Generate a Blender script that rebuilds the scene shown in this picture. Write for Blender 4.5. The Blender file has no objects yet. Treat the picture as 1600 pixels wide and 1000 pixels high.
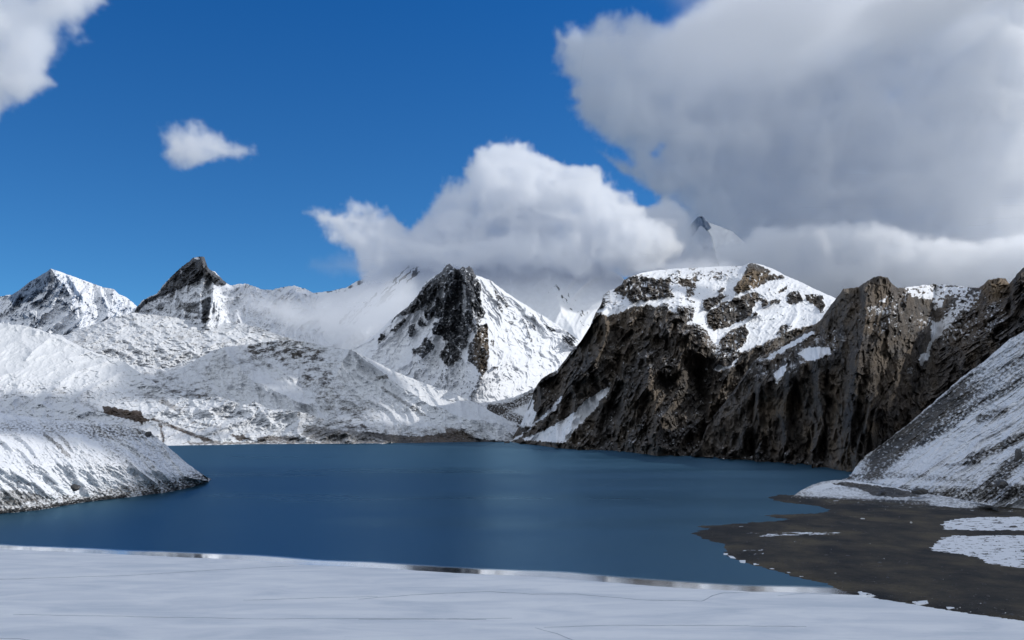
import bpy, math, random
import numpy as np

# ------------------------------------------------------------------ camera
CAM_H = 100.0
F_PX = 1537.0            # focal length in pixels of a 1600 px wide frame
PITCH = math.atan(155.0 / F_PX)
scene = bpy.context.scene
col = scene.collection
cam_data = bpy.data.cameras.new("camera")
cam = bpy.data.objects.new("camera", cam_data)
col.objects.link(cam)
cam.location = (0, 0, CAM_H)
cam.rotation_euler = (math.pi / 2 + PITCH, 0, 0)
cam_data.sensor_width = 36.0
cam_data.lens = 36.0 * F_PX / 1600.0
cam_data.clip_start = 1.0
cam_data.clip_end = 300000.0
scene.camera = cam

# ------------------------------------------------------------------ light
SUN_EL = math.radians(34)
SUN_AZ = math.radians(82)          # clockwise from the view direction (+Y): light from the right
world = bpy.data.worlds.new("World")
scene.world = world
world.use_nodes = True
wn = world.node_tree.nodes
wl = world.node_tree.links
wn.clear()
w_out = wn.new("ShaderNodeOutputWorld")
w_bg = wn.new("ShaderNodeBackground")
w_sky = wn.new("ShaderNodeTexSky")
w_sky.sky_type = 'NISHITA'
w_sky.sun_disc = False
w_sky.sun_elevation = SUN_EL
w_sky.sun_rotation = SUN_AZ
w_sky.altitude = 6000
w_sky.air_density = 1.0
w_sky.dust_density = 0.0
w_sky.ozone_density = 10.0
w_bg.inputs[1].default_value = 0.12
# deep high-altitude blue, paler towards the horizon, and an unseen bright veil added behind and overhead for greyer ambient
w_tc = wn.new("ShaderNodeTexCoord")
w_sep = wn.new("ShaderNodeSeparateXYZ")
wl.new(w_tc.outputs['Generated'], w_sep.inputs[0])
w_rm = wn.new("ShaderNodeValToRGB")
_e = w_rm.color_ramp.elements
_e[0].position = 0.10; _e[0].color = (0.88, 1.24, 1.02, 1)
_e[1].position = 0.42; _e[1].color = (0.30, 1.14, 1.38, 1)
wl.new(w_sep.outputs[2], w_rm.inputs[0])
w_mul = wn.new("ShaderNodeMix"); w_mul.data_type = 'RGBA'; w_mul.blend_type = 'MULTIPLY'; w_mul.inputs[0].default_value = 1
w_mul.clamp_result = False
wl.new(w_sky.outputs[0], w_mul.inputs[6]); wl.new(w_rm.outputs[0], w_mul.inputs[7])
w_no = wn.new("ShaderNodeTexNoise"); w_no.inputs['Scale'].default_value = 2.2; w_no.inputs['Detail'].default_value = 6
wl.new(w_tc.outputs['Generated'], w_no.inputs[0])
w_a = wn.new("ShaderNodeMath"); w_a.operation = 'MULTIPLY_ADD'; w_a.inputs[1].default_value = -1.0; w_a.inputs[2].default_value = 0.25
wl.new(w_sep.outputs[1], w_a.inputs[0])
w_b = wn.new("ShaderNodeMath"); w_b.operation = 'MULTIPLY_ADD'; w_b.inputs[1].default_value = 0.9
wl.new(w_no.outputs[0], w_b.inputs[0]); wl.new(w_a.outputs[0], w_b.inputs[2])
w_mr = wn.new("ShaderNodeMapRange"); w_mr.interpolation_type = 'SMOOTHSTEP'
w_mr.inputs[1].default_value = 0.10; w_mr.inputs[2].default_value = 0.75
wl.new(w_b.outputs[0], w_mr.inputs[0])
w_mx = wn.new("ShaderNodeMix"); w_mx.data_type = 'RGBA'
w_mx.inputs[7].default_value = (5.4, 5.9, 6.6, 1)
wl.new(w_mr.outputs[0], w_mx.inputs[0]); wl.new(w_mul.outputs[2], w_mx.inputs[6])
wl.new(w_mx.outputs[2], w_bg.inputs[0])
wl.new(w_bg.outputs[0], w_out.inputs[0])

sun_data = bpy.data.lights.new("sun", 'SUN')
sun = bpy.data.objects.new("sun", sun_data)
col.objects.link(sun)
sun_data.energy = 2.8
sun_data.angle = math.radians(0.5)
sun_data.color = (1.0, 0.965, 0.90)
sd = (math.sin(SUN_AZ) * math.cos(SUN_EL), math.cos(SUN_AZ) * math.cos(SUN_EL), math.sin(SUN_EL))
from mathutils import Vector
sun.rotation_euler = Vector(sd).to_track_quat('Z', 'Y').to_euler()

scene.view_settings.view_transform = 'Standard'
scene.view_settings.look = 'None'
scene.view_settings.gamma = 1.0
scene.view_settings.use_curve_mapping = False
scene.view_settings.exposure = 0.0
scene.cycles.volume_bounces = 16
scene.cycles.volume_step_rate = 2.0
scene.cycles.volume_preview_step_rate = 2.0
scene.cycles.volume_max_steps = 256
scene.cycles.max_bounces = 18
scene.cycles.diffuse_bounces = 3

# ------------------------------------------------------------------ helpers
def tag(o, label=None, cat=None, group=None, kind=None):
    if label: o['label'] = label
    if cat: o['category'] = cat
    if group: o['group'] = group
    if kind: o['kind'] = kind
    return o

CP, SP = math.cos(PITCH), math.sin(PITCH)
def ray(x, y):
    """unit-horizontal-length direction of the sight line through photo pixel x, y"""
    a = (np.asarray(x, float) - 800) / F_PX
    b = (500 - np.asarray(y, float)) / F_PX
    dx = a
    dy = CP - b * SP
    dz = SP + b * CP
    h = np.sqrt(dx * dx + dy * dy)
    return dx / h, dy / h, dz / h
def at(x, y, R):
    dx, dy, dz = ray(x, y)
    return np.stack([dx * R, dy * R, CAM_H + dz * R], -1)
def Rw(x, y, z=0.0):
    """range at which the sight line reaches height z"""
    dz = ray(x, y)[2]
    return (CAM_H - z) / np.maximum(-dz, 1e-4)
def ypix(x, R, z):
    """photo row of a point at column ~x, range R and height z (inverse of at)"""
    lo = np.full(np.broadcast(x, R, z).shape, -3000.0); hi = np.full(lo.shape, 3000.0)
    t = (z - CAM_H) / R
    for _ in range(40):
        m = (lo + hi) / 2
        v = ray(x, m)[2] > t
        lo = np.where(v, m, lo); hi = np.where(v, hi, m)
    return (lo + hi) / 2

# gradient noise ----------------------------------------------------
_r = np.random.RandomState(7)
_P = _r.permutation(4096).astype(np.int64)
_A = _r.rand(4096) * 2 * np.pi
_GX, _GY = np.cos(_A), np.sin(_A)
def gn(x, y, seed=0):
    x = np.asarray(x, float) + seed * 37.17; y = np.asarray(y, float) + seed * 91.31
    xi = np.floor(x).astype(np.int64); yi = np.floor(y).astype(np.int64)
    fx = x - xi; fy = y - yi
    u = fx * fx * fx * (fx * (fx * 6 - 15) + 10); v = fy * fy * fy * (fy * (fy * 6 - 15) + 10)
    def g(i, j, a, b):
        k = _P[(_P[(xi + i) & 4095] + yi + j) & 4095]
        return _GX[k] * a + _GY[k] * b
    n00 = g(0, 0, fx, fy); n10 = g(1, 0, fx - 1, fy); n01 = g(0, 1, fx, fy - 1); n11 = g(1, 1, fx - 1, fy - 1)
    a = n00 + u * (n10 - n00); b = n01 + u * (n11 - n01)
    return (a + v * (b - a)) * 1.5
def fbm(x, y, octs=5, gain=0.5, seed=0, lac=2.03):
    s = 0; a = 1.0; t = 0; f = 1.0
    for i in range(octs):
        s = s + a * gn(x * f, y * f, seed + i * 3); t += a; a *= gain; f *= lac
    return s / t
def ridged(x, y, octs=5, gain=0.55, seed=0, lac=2.07):
    """0..1, sharp crests at 1"""
    s = 0; a = 1.0; t = 0; f = 1.0; w = 1.0
    for i in range(octs):
        n = 1 - np.abs(gn(x * f, y * f, seed + i * 5)) * 1.6
        n = np.clip(n, 0, 1) ** 2
        s = s + a * n * w; t += a; w = np.clip(n * 1.6, 0.25, 1); a *= gain; f *= lac
    return s / t
_H1, _H2, _H3, _H4, _H5 = (_r.rand(4096) for _ in range(5))
def facet(x, y, seed=0, tilt=1.0):
    """fractured-rock relief: every cell is a tilted plane with its own offset, about -1..1"""
    x = np.asarray(x, float) + seed * 17.3; y = np.asarray(y, float) + seed * 29.9
    xi = np.floor(x).astype(np.int64); yi = np.floor(y).astype(np.int64)
    best = np.full(x.shape, 1e9); val = np.zeros(x.shape)
    for i in (-1, 0, 1):
        for j in (-1, 0, 1):
            k = _P[(_P[(xi + i) & 4095] + yi + j) & 4095]
            cx = xi + i + 0.1 + 0.8 * _H1[k]; cy = yi + j + 0.1 + 0.8 * _H2[k]
            d = (x - cx) ** 2 + (y - cy) ** 2; m = d < best
            best = np.where(m, d, best)
            val = np.where(m, (_H3[k] - 0.5) * 1.2 + tilt * ((_H4[k] - 0.5) * 2.2 * (x - cx) + (_H5[k] - 0.5) * 1.6 * (y - cy)), val)
    return val
def sstep(a, b, x):
    t = np.clip((x - a) / (b - a), 0, 1)
    return t * t * (3 - 2 * t)
def segdist(x, y, pts):
    d = np.full(x.shape, 1e9)
    for (x0, y0), (x1, y1) in zip(pts[:-1], pts[1:]):
        ex, ey = x1 - x0, y1 - y0
        L = ex * ex + ey * ey + 1e-9
        t = np.clip(((x - x0) * ex + (y - y0) * ey) / L, 0, 1)
        d = np.minimum(d, np.hypot(x - x0 - t * ex, y - y0 - t * ey))
    return d
def sdf(x, y, pts):
    """signed distance, positive inside"""
    P = list(pts) + [pts[0]]
    d = segdist(x, y, P)
    ins = np.zeros(x.shape, bool)
    for (x0, y0), (x1, y1) in zip(P[:-1], P[1:]):
        c = (y0 > y) != (y1 > y)
        xx = (x1 - x0) * (y - y0) / ((y1 - y0) if y1 != y0 else 1e-9) + x0
        ins ^= c & (x < xx)
    return np.where(ins, d, -d)
def curve(pts, X):
    p = np.array(pts, float)
    return [np.interp(X, p[:, 0], p[:, k]) for k in range(1, p.shape[1])]

def grid_mesh(name, V, attrs, mat, smooth=True):
    """V: (nv, nu, 3)"""
    nv, nu = V.shape[:2]
    me = bpy.data.meshes.new(name)
    me.vertices.add(nv * nu)
    me.vertices.foreach_set("co", V.reshape(-1).astype(np.float32))
    idx = np.arange(nv * nu).reshape(nv, nu)
    q = np.stack([idx[:-1, :-1], idx[:-1, 1:], idx[1:, 1:], idx[1:, :-1]], -1).reshape(-1, 4)
    n = len(q)
    me.loops.add(n * 4); me.polygons.add(n)
    me.polygons.foreach_set("loop_start", np.arange(0, n * 4, 4, dtype=np.int32))
    me.polygons.foreach_set("loop_total", np.full(n, 4, dtype=np.int32))
    me.loops.foreach_set("vertex_index", q.reshape(-1).astype(np.int32))
    me.update(calc_edges=True)
    me.polygons.foreach_set("use_smooth", np.full(n, smooth))
    for k, a in attrs.items():
        at_ = me.attributes.new(k, 'FLOAT', 'POINT')
        at_.data.foreach_set("value", a.reshape(-1).astype(np.float32))
    me.materials.append(mat)
    o = bpy.data.objects.new(name, me)
    col.objects.link(o)
    return o
def grid_normal(V):
    du = np.gradient(V, axis=1); dv = np.gradient(V, axis=0)
    n = np.cross(du, dv)
    n /= np.linalg.norm(n, axis=-1, keepdims=True) + 1e-9
    return n

# ------------------------------------------------------------------ materials
def newmat(name):
    m = bpy.data.materials.new(name); m.use_nodes = True
    nt = m.node_tree; nt.nodes.clear()
    return m, nt
def N(nt, t, **kw):
    n = nt.nodes.new(t)
    for k, v in kw.items():
        if k == 'inp':
            for a, b in v.items(): n.inputs[a].default_value = b
        else: setattr(n, k, v)
    return n
def ramp(nt, stops):
    r = nt.nodes.new("ShaderNodeValToRGB")
    e = r.color_ramp.elements
    while len(e) < len(stops): e.new(0.5)
    for el, (p, c) in zip(e, stops):
        el.position = p
        el.color = tuple(c) + (1,) if len(c) == 3 else c
    return r

def rock_snow(name, scale=1.0, rockA=(0.045, 0.045, 0.05), rockB=(0.10, 0.088, 0.075), tint=(0.16, 0.105, 0.055),
              snowc=(0.80, 0.82, 0.86), bump=1.0, edge=0.28, zsq=0.35, fine=1.0):
    """snow over rock: the 'snow' and 'tint' vertex attributes carry the real cover, noise breaks its edge"""
    m, nt = newmat(name); L = nt.links.new
    out = N(nt, "ShaderNodeOutputMaterial"); bs = N(nt, "ShaderNodeBsdfPrincipled")
    L(bs.outputs[0], out.inputs[0])
    tc = N(nt, "ShaderNodeTexCoord")
    mp = N(nt, "ShaderNodeMapping"); mp.inputs['Scale'].default_value = (1, 1, zsq)
    L(tc.outputs['Object'], mp.inputs[0])
    n1 = N(nt, "ShaderNodeTexNoise", inp={'Scale': 0.02 / scale, 'Detail': 9, 'Roughness': 0.62})
    n2 = N(nt, "ShaderNodeTexNoise", inp={'Scale': 0.10 / scale, 'Detail': 7, 'Roughness': 0.65})
    n3 = N(nt, "ShaderNodeTexNoise", inp={'Scale': 0.0045 / scale, 'Detail': 5, 'Roughness': 0.6})
    L(mp.outputs[0], n1.inputs[0]); L(tc.outputs['Object'], n2.inputs[0]); L(mp.outputs[0], n3.inputs[0])
    sn = N(nt, "ShaderNodeAttribute", attribute_name='snow'); ti = N(nt, "ShaderNodeAttribute", attribute_name='tint')
    # rock colour
    rc = ramp(nt, [(0.34, rockA), (0.62, rockB)])
    L(n1.outputs[0], rc.inputs[0])
    rc3 = ramp(nt, [(0.40, (0.62, 0.64, 0.68)), (0.60, (1.15, 1.1, 1.05))])
    L(n3.outputs[0], rc3.inputs[0])
    mul = N(nt, "ShaderNodeMix", data_type='RGBA', blend_type='MULTIPLY'); mul.inputs[0].default_value = 1
    L(rc.outputs[0], mul.inputs[6]); L(rc3.outputs[0], mul.inputs[7])
    mt = N(nt, "ShaderNodeMix", data_type='RGBA')
    L(ti.outputs['Fac'], mt.inputs[0]); L(mul.outputs[2], mt.inputs[6])
    tcol = ramp(nt, [(0.35, tuple(c * 0.55 for c in tint)), (0.65, tint)])
    L(n1.outputs[0], tcol.inputs[0]); L(tcol.outputs[0], mt.inputs[7])
    # snow edge
    a = N(nt, "ShaderNodeMath", operation='SUBTRACT'); a.inputs[1].default_value = 0.5
    L(n2.outputs[0], a.inputs[0])
    b = N(nt, "ShaderNodeMath", operation='MULTIPLY_ADD'); b.inputs[1].default_value = 1.5 * fine
    L(a.outputs[0], b.inputs[0]); L(sn.outputs['Fac'], b.inputs[2])
    mr = N(nt, "ShaderNodeMapRange", interpolation_type='SMOOTHSTEP')
    mr.inputs[1].default_value = 0.5 - edge; mr.inputs[2].default_value = 0.5 + edge
    L(b.outputs[0], mr.inputs[0])
    sc = ramp(nt, [(0.3, tuple(c * 0.93 for c in snowc)), (0.7, snowc)]); L(n1.outputs[0], sc.inputs[0])
    mx = N(nt, "ShaderNodeMix", data_type='RGBA')
    L(mr.outputs[0], mx.inputs[0]); L(mt.outputs[2], mx.inputs[6]); L(sc.outputs[0], mx.inputs[7])
    L(mx.outputs[2], bs.inputs['Base Color'])
    bs.inputs['Roughness'].default_value = 0.85
    bs.inputs['Specular IOR Level'].default_value = 0.25
    # bump, stronger on rock
    h = N(nt, "ShaderNodeMath", operation='MULTIPLY_ADD'); h.inputs[1].default_value = 0.35
    L(n2.outputs[0], h.inputs[0]); L(n1.outputs[0], h.inputs[2])
    st = N(nt, "ShaderNodeMapRange"); st.inputs[3].default_value = 1.0 * min(bump, 1); st.inputs[4].default_value = 0.16 * min(bump, 1)
    L(mr.outputs[0], st.inputs[0])
    bp = N(nt, "ShaderNodeBump"); bp.inputs['Distance'].default_value = 22 * scale * bump
    L(h.outputs[0], bp.inputs['Height']); L(st.outputs[0], bp.inputs['Strength'])
    L(bp.outputs[0], bs.inputs['Normal'])
    return m

# ------------------------------------------------------------------ terrain builder
def terrain(name, xr, curves, mat, step=(1.0, 1.0), rel=None, creases=(), jitter=(1.5, 14, 1), snow=None, tint=None,
            back=(900, 600), skirt=40, kind='structure', ease=None, minrows=24, zmin_back=-40, label=None, cat=None, push=0, crag=0, cragw=(12, 14)):
    """curves: from the foot to the ridge, each a list of (x, y, R) in photo pixels and metres of range.
    The surface is real relief: rel(x, y, v) and the creases move it along its range, in metres."""
    nu = int((xr[1] - xr[0]) / step[0]) + 1
    X = np.linspace(xr[0], xr[1], nu)
    ys, Rs = [], []
    for c in curves:
        yy, rr = curve(c, X); ys.append(yy); Rs.append(rr)
    top_j = jitter[0] * fbm(X / jitter[1], X * 0 + 3.3 * jitter[2], 5, 0.6, jitter[2])
    rows_y, rows_R, rows_v = [], [], []
    for k in range(len(curves) - 1):
        span = np.abs(ys[k] - ys[k + 1]).max()
        n = max(minrows, int(span / step[1]))
        t = np.linspace(0, 1, n + 1)[(0 if k == 0 else 1):]
        for tt in t:
            e = tt if ease is None else ease[k](tt)
            rows_y.append(ys[k] + (ys[k + 1] - ys[k]) * tt + (top_j * tt ** 24 if k == len(curves) - 2 else 0))
            rows_R.append(Rs[k] + (Rs[k + 1] - Rs[k]) * e)
            rows_v.append(np.full(nu, (k + tt) / (len(curves) - 1)))
    Y = np.array(rows_y); R = np.array(rows_R); Vv = np.array(rows_v)
    XX = np.broadcast_to(X, Y.shape)
    if len(curves) > 2:      # soften the creases the control lines leave
        K = 9
        Rp = np.pad(R, ((K, K), (0, 0)), mode='edge'); cs = np.cumsum(np.vstack([np.zeros((1, nu)), Rp]), 0)
        Rsm = (cs[2 * K + 1:] - cs[:-2 * K - 1]) / (2 * K + 1)
        w = sstep(0, 0.12, Vv) * sstep(1, 0.9, Vv)
        R = R * (1 - w) + Rsm * w
    wx = XX + 5 * fbm(XX / 30, Y / 30, 3, seed=50); wy = Y + 5 * fbm(XX / 30, Y / 30, 3, seed=60)
    for pts, w, amp in creases:
        d = segdist(wx, wy, pts)
        R = R - amp * np.exp(-d / w)
    if rel is not None:
        R = R + rel(XX, Y, Vv)
    P = at(XX, Y, R)
    n = grid_normal(P)
    if push or crag:        # bare rock stands out of the snow and is rugged
        S0 = snow(XX, Y, Vv, n, P); rk = 1 - sstep(0.25, 0.75, S0)
        for _ in range(3):
            rk[1:-1] = (rk[:-2] + 2 * rk[1:-1] + rk[2:]) / 4; rk[:, 1:-1] = (rk[:, :-2] + 2 * rk[:, 1:-1] + rk[:, 2:]) / 4
        cx = XX + 3 * gn(XX / 8, Y / 8, 5); cy = Y + 3 * gn(XX / 8, Y / 8, 6)
        a_, b_ = cragw
        cn = 0.75 * facet(cx / (a_ * 2.4), cy / (b_ * 2.6), 1) + 0.5 * facet(cx / a_ + 0.2 * cy / b_, cy / b_, 2) + 0.26 * facet(cx / (a_ * 0.42), cy / (b_ * 0.42), 3) + 0.5 * (ridged(cx / (a_ * 2), cy / (b_ * 3), 4, 0.5, 401) - 0.42)
        fade = sstep(1.02, 0.94, Vv)
        gr = np.abs(np.gradient(R, axis=0)) / (np.abs(np.gradient(Y, axis=0)) + 1e-3) / (R / F_PX)
        gr = np.clip(gr * 0.45, 1, 5)
        R = R - (push * rk + crag * cn * rk) * fade * gr
        P = at(XX, Y, R); n = grid_normal(P)
    S = snow(XX, Y, Vv, n, P) if snow is not None else np.ones(Y.shape)
    T = tint(XX, Y, Vv, n, P) if tint is not None else np.zeros(Y.shape)
    # foot skirt and back slope
    foot = P[0].copy(); foot[:, 2] -= skirt
    rid = P[-1]; hl = np.hypot(rid[:, 0], rid[:, 1])
    backs = []
    nb = 10
    for i in range(1, nb + 1):
        t = i / nb
        q = rid.copy()
        q[:, 0] *= (hl + back[0] * t) / hl; q[:, 1] *= (hl + back[0] * t) / hl
        q[:, 2] = np.maximum(rid[:, 2] - back[1] * (t ** 1.2) - 0.06 * back[1] * np.abs(fbm(X / 20, X * 0 + i, 3, seed=9)), zmin_back)
        backs.append(q)
    V = np.concatenate([foot[None], P, np.array(backs)], 0)
    S = np.concatenate([S[:1], S, np.repeat(np.clip(S[-1:], 0.4, 1), nb, 0)], 0)
    T = np.concatenate([T[:1], T, np.repeat(T[-1:], nb, 0)], 0)
    o = grid_mesh(name, V, {'snow': S, 'tint': T}, mat)
    if kind: o['kind'] = kind
    return o

def paint(S, X, Y, items, warp=3.0, wl=9.0, soft=1.2, seed=0):
    """items: (value, polygon[, strength]) real patches of snow (1) or bare rock (0) with ragged edges"""
    wx = X + warp * fbm(X / wl, Y / wl, 5, 0.62, 100 + seed); wy = Y + warp * fbm(X / wl, Y / wl, 5, 0.62, 200 + seed)
    for it in items:
        val, pts = it[0], it[1]
        stg = it[2] if len(it) > 2 else 1.0
        xs = [p[0] for p in pts]; ys = [p[1] for p in pts]
        m = (wx > min(xs) - 6) & (wx < max(xs) + 6) & (wy > min(ys) - 6) & (wy < max(ys) + 6)
        if not m.any(): continue
        d = np.full(X.shape, -99.0)
        d[m] = sdf(wx[m], wy[m], pts)
        f = sstep(-soft, soft, d) * stg
        S = S * (1 - f) + val * f
    return S
# ================================================================== THE SETTING
# ------------------------------------------------------------------ ground, lake
def poly_sheet(name, pts, mat, z):
    me = bpy.data.meshes.new(name); me.from_pydata([(p[0], p[1], z) for p in pts], [], [list(range(len(pts)))]); me.update()
    me.materials.append(mat); o = bpy.data.objects.new(name, me); col.objects.link(o); o['kind'] = 'structure'; return o
m_far = rock_snow('far_ground_snow', 6.0)
gp = [(70000 * math.cos(a), 70000 * math.sin(a)) for a in np.linspace(0, 2 * math.pi, 65)[:-1]]
poly_sheet('ground', gp, m_far, -42.0)

EDGE = [tuple(at(x, y, Rw(x, y, 0.5))[:2]) for x, y in ((-900, 815), (-400, 836), (0, 858), (200, 866.5), (370, 874), (470, 882), (560, 885.5), (730, 896), (860, 902), (925, 907.5), (1060, 918), (1170, 924), (1260, 926), (1345, 930), (1400, 938), (1470, 951), (1600, 968), (1800, 990), (2300, 1040))]
e0, e1 = np.array(EDGE[2]), np.array(EDGE[-3])
ed = (e1 - e0) / np.linalg.norm(e1 - e0); en = np.array([-ed[1], ed[0]])
if en[1] < 0: en = -en

m_water, nt = newmat('lake_water'); L = nt.links.new
out = N(nt, "ShaderNodeOutputMaterial"); bs = N(nt, "ShaderNodeBsdfGlossy"); df = N(nt, "ShaderNodeBsdfDiffuse"); df.inputs['Color'].default_value = (0.0001, 0.019, 0.038, 1)
tc = N(nt, "ShaderNodeTexCoord")
fr = N(nt, "ShaderNodeFresnel"); fr.inputs['IOR'].default_value = 1.33
fm = N(nt, "ShaderNodeMath", operation='MULTIPLY'); L(fr.outputs[0], fm.inputs[0])
ms = N(nt, "ShaderNodeMixShader"); L(fm.outputs[0], ms.inputs[0]); L(df.outputs[0], ms.inputs[1]); L(bs.outputs[0], ms.inputs[2]); L(ms.outputs[0], out.inputs[0])
# 'margin' = metres from the shore ice: calm beside it, ruffled further out
mg = N(nt, "ShaderNodeAttribute", attribute_name='margin')
wn1 = N(nt, "ShaderNodeTexNoise", inp={'Scale': 0.012, 'Detail': 4, 'Roughness': 0.5}); L(tc.outputs['Object'], wn1.inputs[0])
ad = N(nt, "ShaderNodeMath", operation='MULTIPLY_ADD'); ad.inputs[1].default_value = -10; L(wn1.outputs[0], ad.inputs[0]); L(mg.outputs['Fac'], ad.inputs[2])
mr = N(nt, "ShaderNodeMapRange", interpolation_type='SMOOTHSTEP'); mr.inputs[1].default_value = 14; mr.inputs[2].default_value = 26
mr.inputs[3].default_value = 0.09; mr.inputs[4].default_value = 0.32
L(ad.outputs[0], mr.inputs[0])
wn2 = N(nt, "ShaderNodeTexNoise", inp={'Scale': 0.002, 'Detail': 3, 'Roughness': 0.5})
mpw = N(nt, 'ShaderNodeMapping'); mpw.inputs['Scale'].default_value = (0.6, 2.2, 1); L(tc.outputs['Object'], mpw.inputs[0]); L(mpw.outputs[0], wn2.inputs[0])
rv = N(nt, "ShaderNodeMapRange"); rv.inputs[1].default_value = 0.35; rv.inputs[2].default_value = 0.65; rv.inputs[3].default_value = -0.05; rv.inputs[4].default_value = 0.05
L(wn2.outputs[0], rv.inputs[0])
rs_ = N(nt, "ShaderNodeMath", operation='ADD'); L(mr.outputs[0], rs_.inputs[0]); L(rv.outputs[0], rs_.inputs[1]); rs_.use_clamp = True
gc = N(nt, "ShaderNodeMix", data_type='RGBA'); gc.inputs[6].default_value = (0.95, 0.97, 1.0, 1); gc.inputs[7].default_value = (0.50, 0.80, 1.0, 1)
gm = N(nt, "ShaderNodeMapRange", interpolation_type='SMOOTHSTEP'); gm.inputs[1].default_value = 14; gm.inputs[2].default_value = 26
L(ad.outputs[0], gm.inputs[0]); L(gm.outputs[0], gc.inputs[0]); L(gc.outputs[2], bs.inputs['Color'])
L(rs_.outputs[0], bs.inputs['Roughness'])
spn = N(nt, "ShaderNodeMapRange", interpolation_type='SMOOTHSTEP'); spn.inputs[1].default_value = 14; spn.inputs[2].default_value = 26
spn.inputs[3].default_value = 1.0; spn.inputs[4].default_value = 0.30
L(ad.outputs[0], spn.inputs[0]); L(spn.outputs[0], fm.inputs[1])
wv = N(nt, "ShaderNodeTexNoise", inp={'Scale': 0.22, 'Detail': 5, 'Roughness': 0.7}); L(tc.outputs['Object'], wv.inputs[0])
bpw = N(nt, "ShaderNodeBump"); bpw.inputs['Distance'].default_value = 0.5; L(wv.outputs[0], bpw.inputs['Height'])
bst = N(nt, "ShaderNodeMapRange"); bst.inputs[1].default_value = 14; bst.inputs[2].default_value = 34; bst.inputs[3].default_value = 0.0; bst.inputs[4].default_value = 0.35
L(ad.outputs[0], bst.inputs[0]); L(bst.outputs[0], bpw.inputs['Strength']); L(bpw.outputs[0], bs.inputs['Normal'])
_s = np.arange(-4200, 4300, 12.0)
_w = np.concatenate([np.arange(-60, 90, 3.0), np.array([95, 110, 140, 200, 300, 500, 900, 1600, 2600, 3800, 5600])])
_W, _S = np.meshgrid(_w, _s, indexing='ij')
_LX = e0[0] + ed[0] * _S + en[0] * _W; _LY = e0[1] + ed[1] * _S + en[1] * _W
_d = segdist(_LX, _LY, EDGE)
lake = grid_mesh('lake', np.stack([_LX, _LY, np.zeros(_LX.shape)], -1)[::-1], {'margin': _d[::-1]}, m_water); lake['kind'] = 'structure'

# ------------------------------------------------------------------ shared shaping
def dirnoise(X, Y, ang, along, across, octs=5, seed=0, rid=True, gain=0.55, wq=0.55):
    """noise stretched along image direction ang (degrees, 90 = straight down the slope)"""
    a = math.radians(ang); ca, sa = math.cos(a), math.sin(a)
    wp = wq * across
    X = X + wp * gn(X / (across * 1.7), Y / (across * 1.7), seed + 77); Y = Y + wp * gn(X / (across * 1.7), Y / (across * 1.7), seed + 78)
    u = (X * ca + Y * sa) / along; v = (-X * sa + Y * ca) / across
    return ridged(u, v, octs, gain, seed) if rid else fbm(u, v, octs, gain, seed)

S_ROCK = lambda: None
m_cliff = rock_snow('cliff_rock_and_snow', 1.0, (0.078, 0.073, 0.070), (0.152, 0.135, 0.118), (0.25, 0.185, 0.12), bump=1.0, edge=0.16, zsq=0.75)
m_peak = rock_snow('peak_rock_and_snow', 1.5, (0.085, 0.095, 0.112), (0.185, 0.192, 0.205), (0.20, 0.155, 0.11), bump=1.0, edge=0.16, zsq=0.7)
m_mor = rock_snow('moraine_rubble_and_snow', 1.0, (0.030, 0.029, 0.029), (0.085, 0.077, 0.070), (0.11, 0.082, 0.064), bump=0.45, edge=0.50, zsq=1.0, fine=0.9, snowc=(0.70, 0.72, 0.755))
m_dist = rock_snow('hazed_distant_rock_and_snow', 3.0, (0.12, 0.18, 0.28), (0.24, 0.31, 0.42), (0.15, 0.13, 0.11), bump=0.7, edge=0.2)  # blue haze of distance is put into the rock colour
m_near = rock_snow('shore_rubble_and_snow', 0.33, (0.050, 0.050, 0.050), (0.115, 0.108, 0.10), (0.16, 0.13, 0.10), bump=0.6, edge=0.48, zsq=1.0, fine=1.15)

# ------------------------------------------------------------------ A far left peak
def A_snow(X, Y, v, n, P):
    s = 0.62 + 0.95 * dirnoise(X, Y, 118, 16, 5, 5, 3, False) + 0.5 * (n[..., 2] - 0.55)
    s += 0.16 * sstep(430, 500, Y)
    s = s + 0.9 * fbm(X / 5, Y / 5, 3, 0.6, 12) * 0.6
    s = paint(s, X, Y, [(0.05, [(78, 420), (45, 440), (15, 462), (20, 480), (50, 470), (70, 450), (80, 436)], 0.75),
        (1.1, [(76, 416), (102, 425), (144, 441), (178, 451), (192, 462), (218, 482), (206, 479), (186, 464), (174, 458), (162, 460), (152, 472), (131, 471), (115, 450), (104, 436), (90, 426)]),
        (1.0, [(79, 424), (85, 425), (84, 446), (80, 440)], 0.8), (1.0, [(-90, 455), (12, 464), (14, 505), (-90, 520)], 0.6),
        (0.05, [(103, 428), (113, 440), (122, 455), (129, 462), (128, 472), (118, 462), (104, 440)], 0.9)], 4, 8)
    return s
def A_rel(X, Y, v):
    return -420 * (dirnoise(X, Y, 115, 60, 22, 5, 8) - 0.4) * sstep(0, 0.1, 1.02 - v) - 160 * fbm(X / 9, Y / 9, 4, 0.6, 4)
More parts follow.
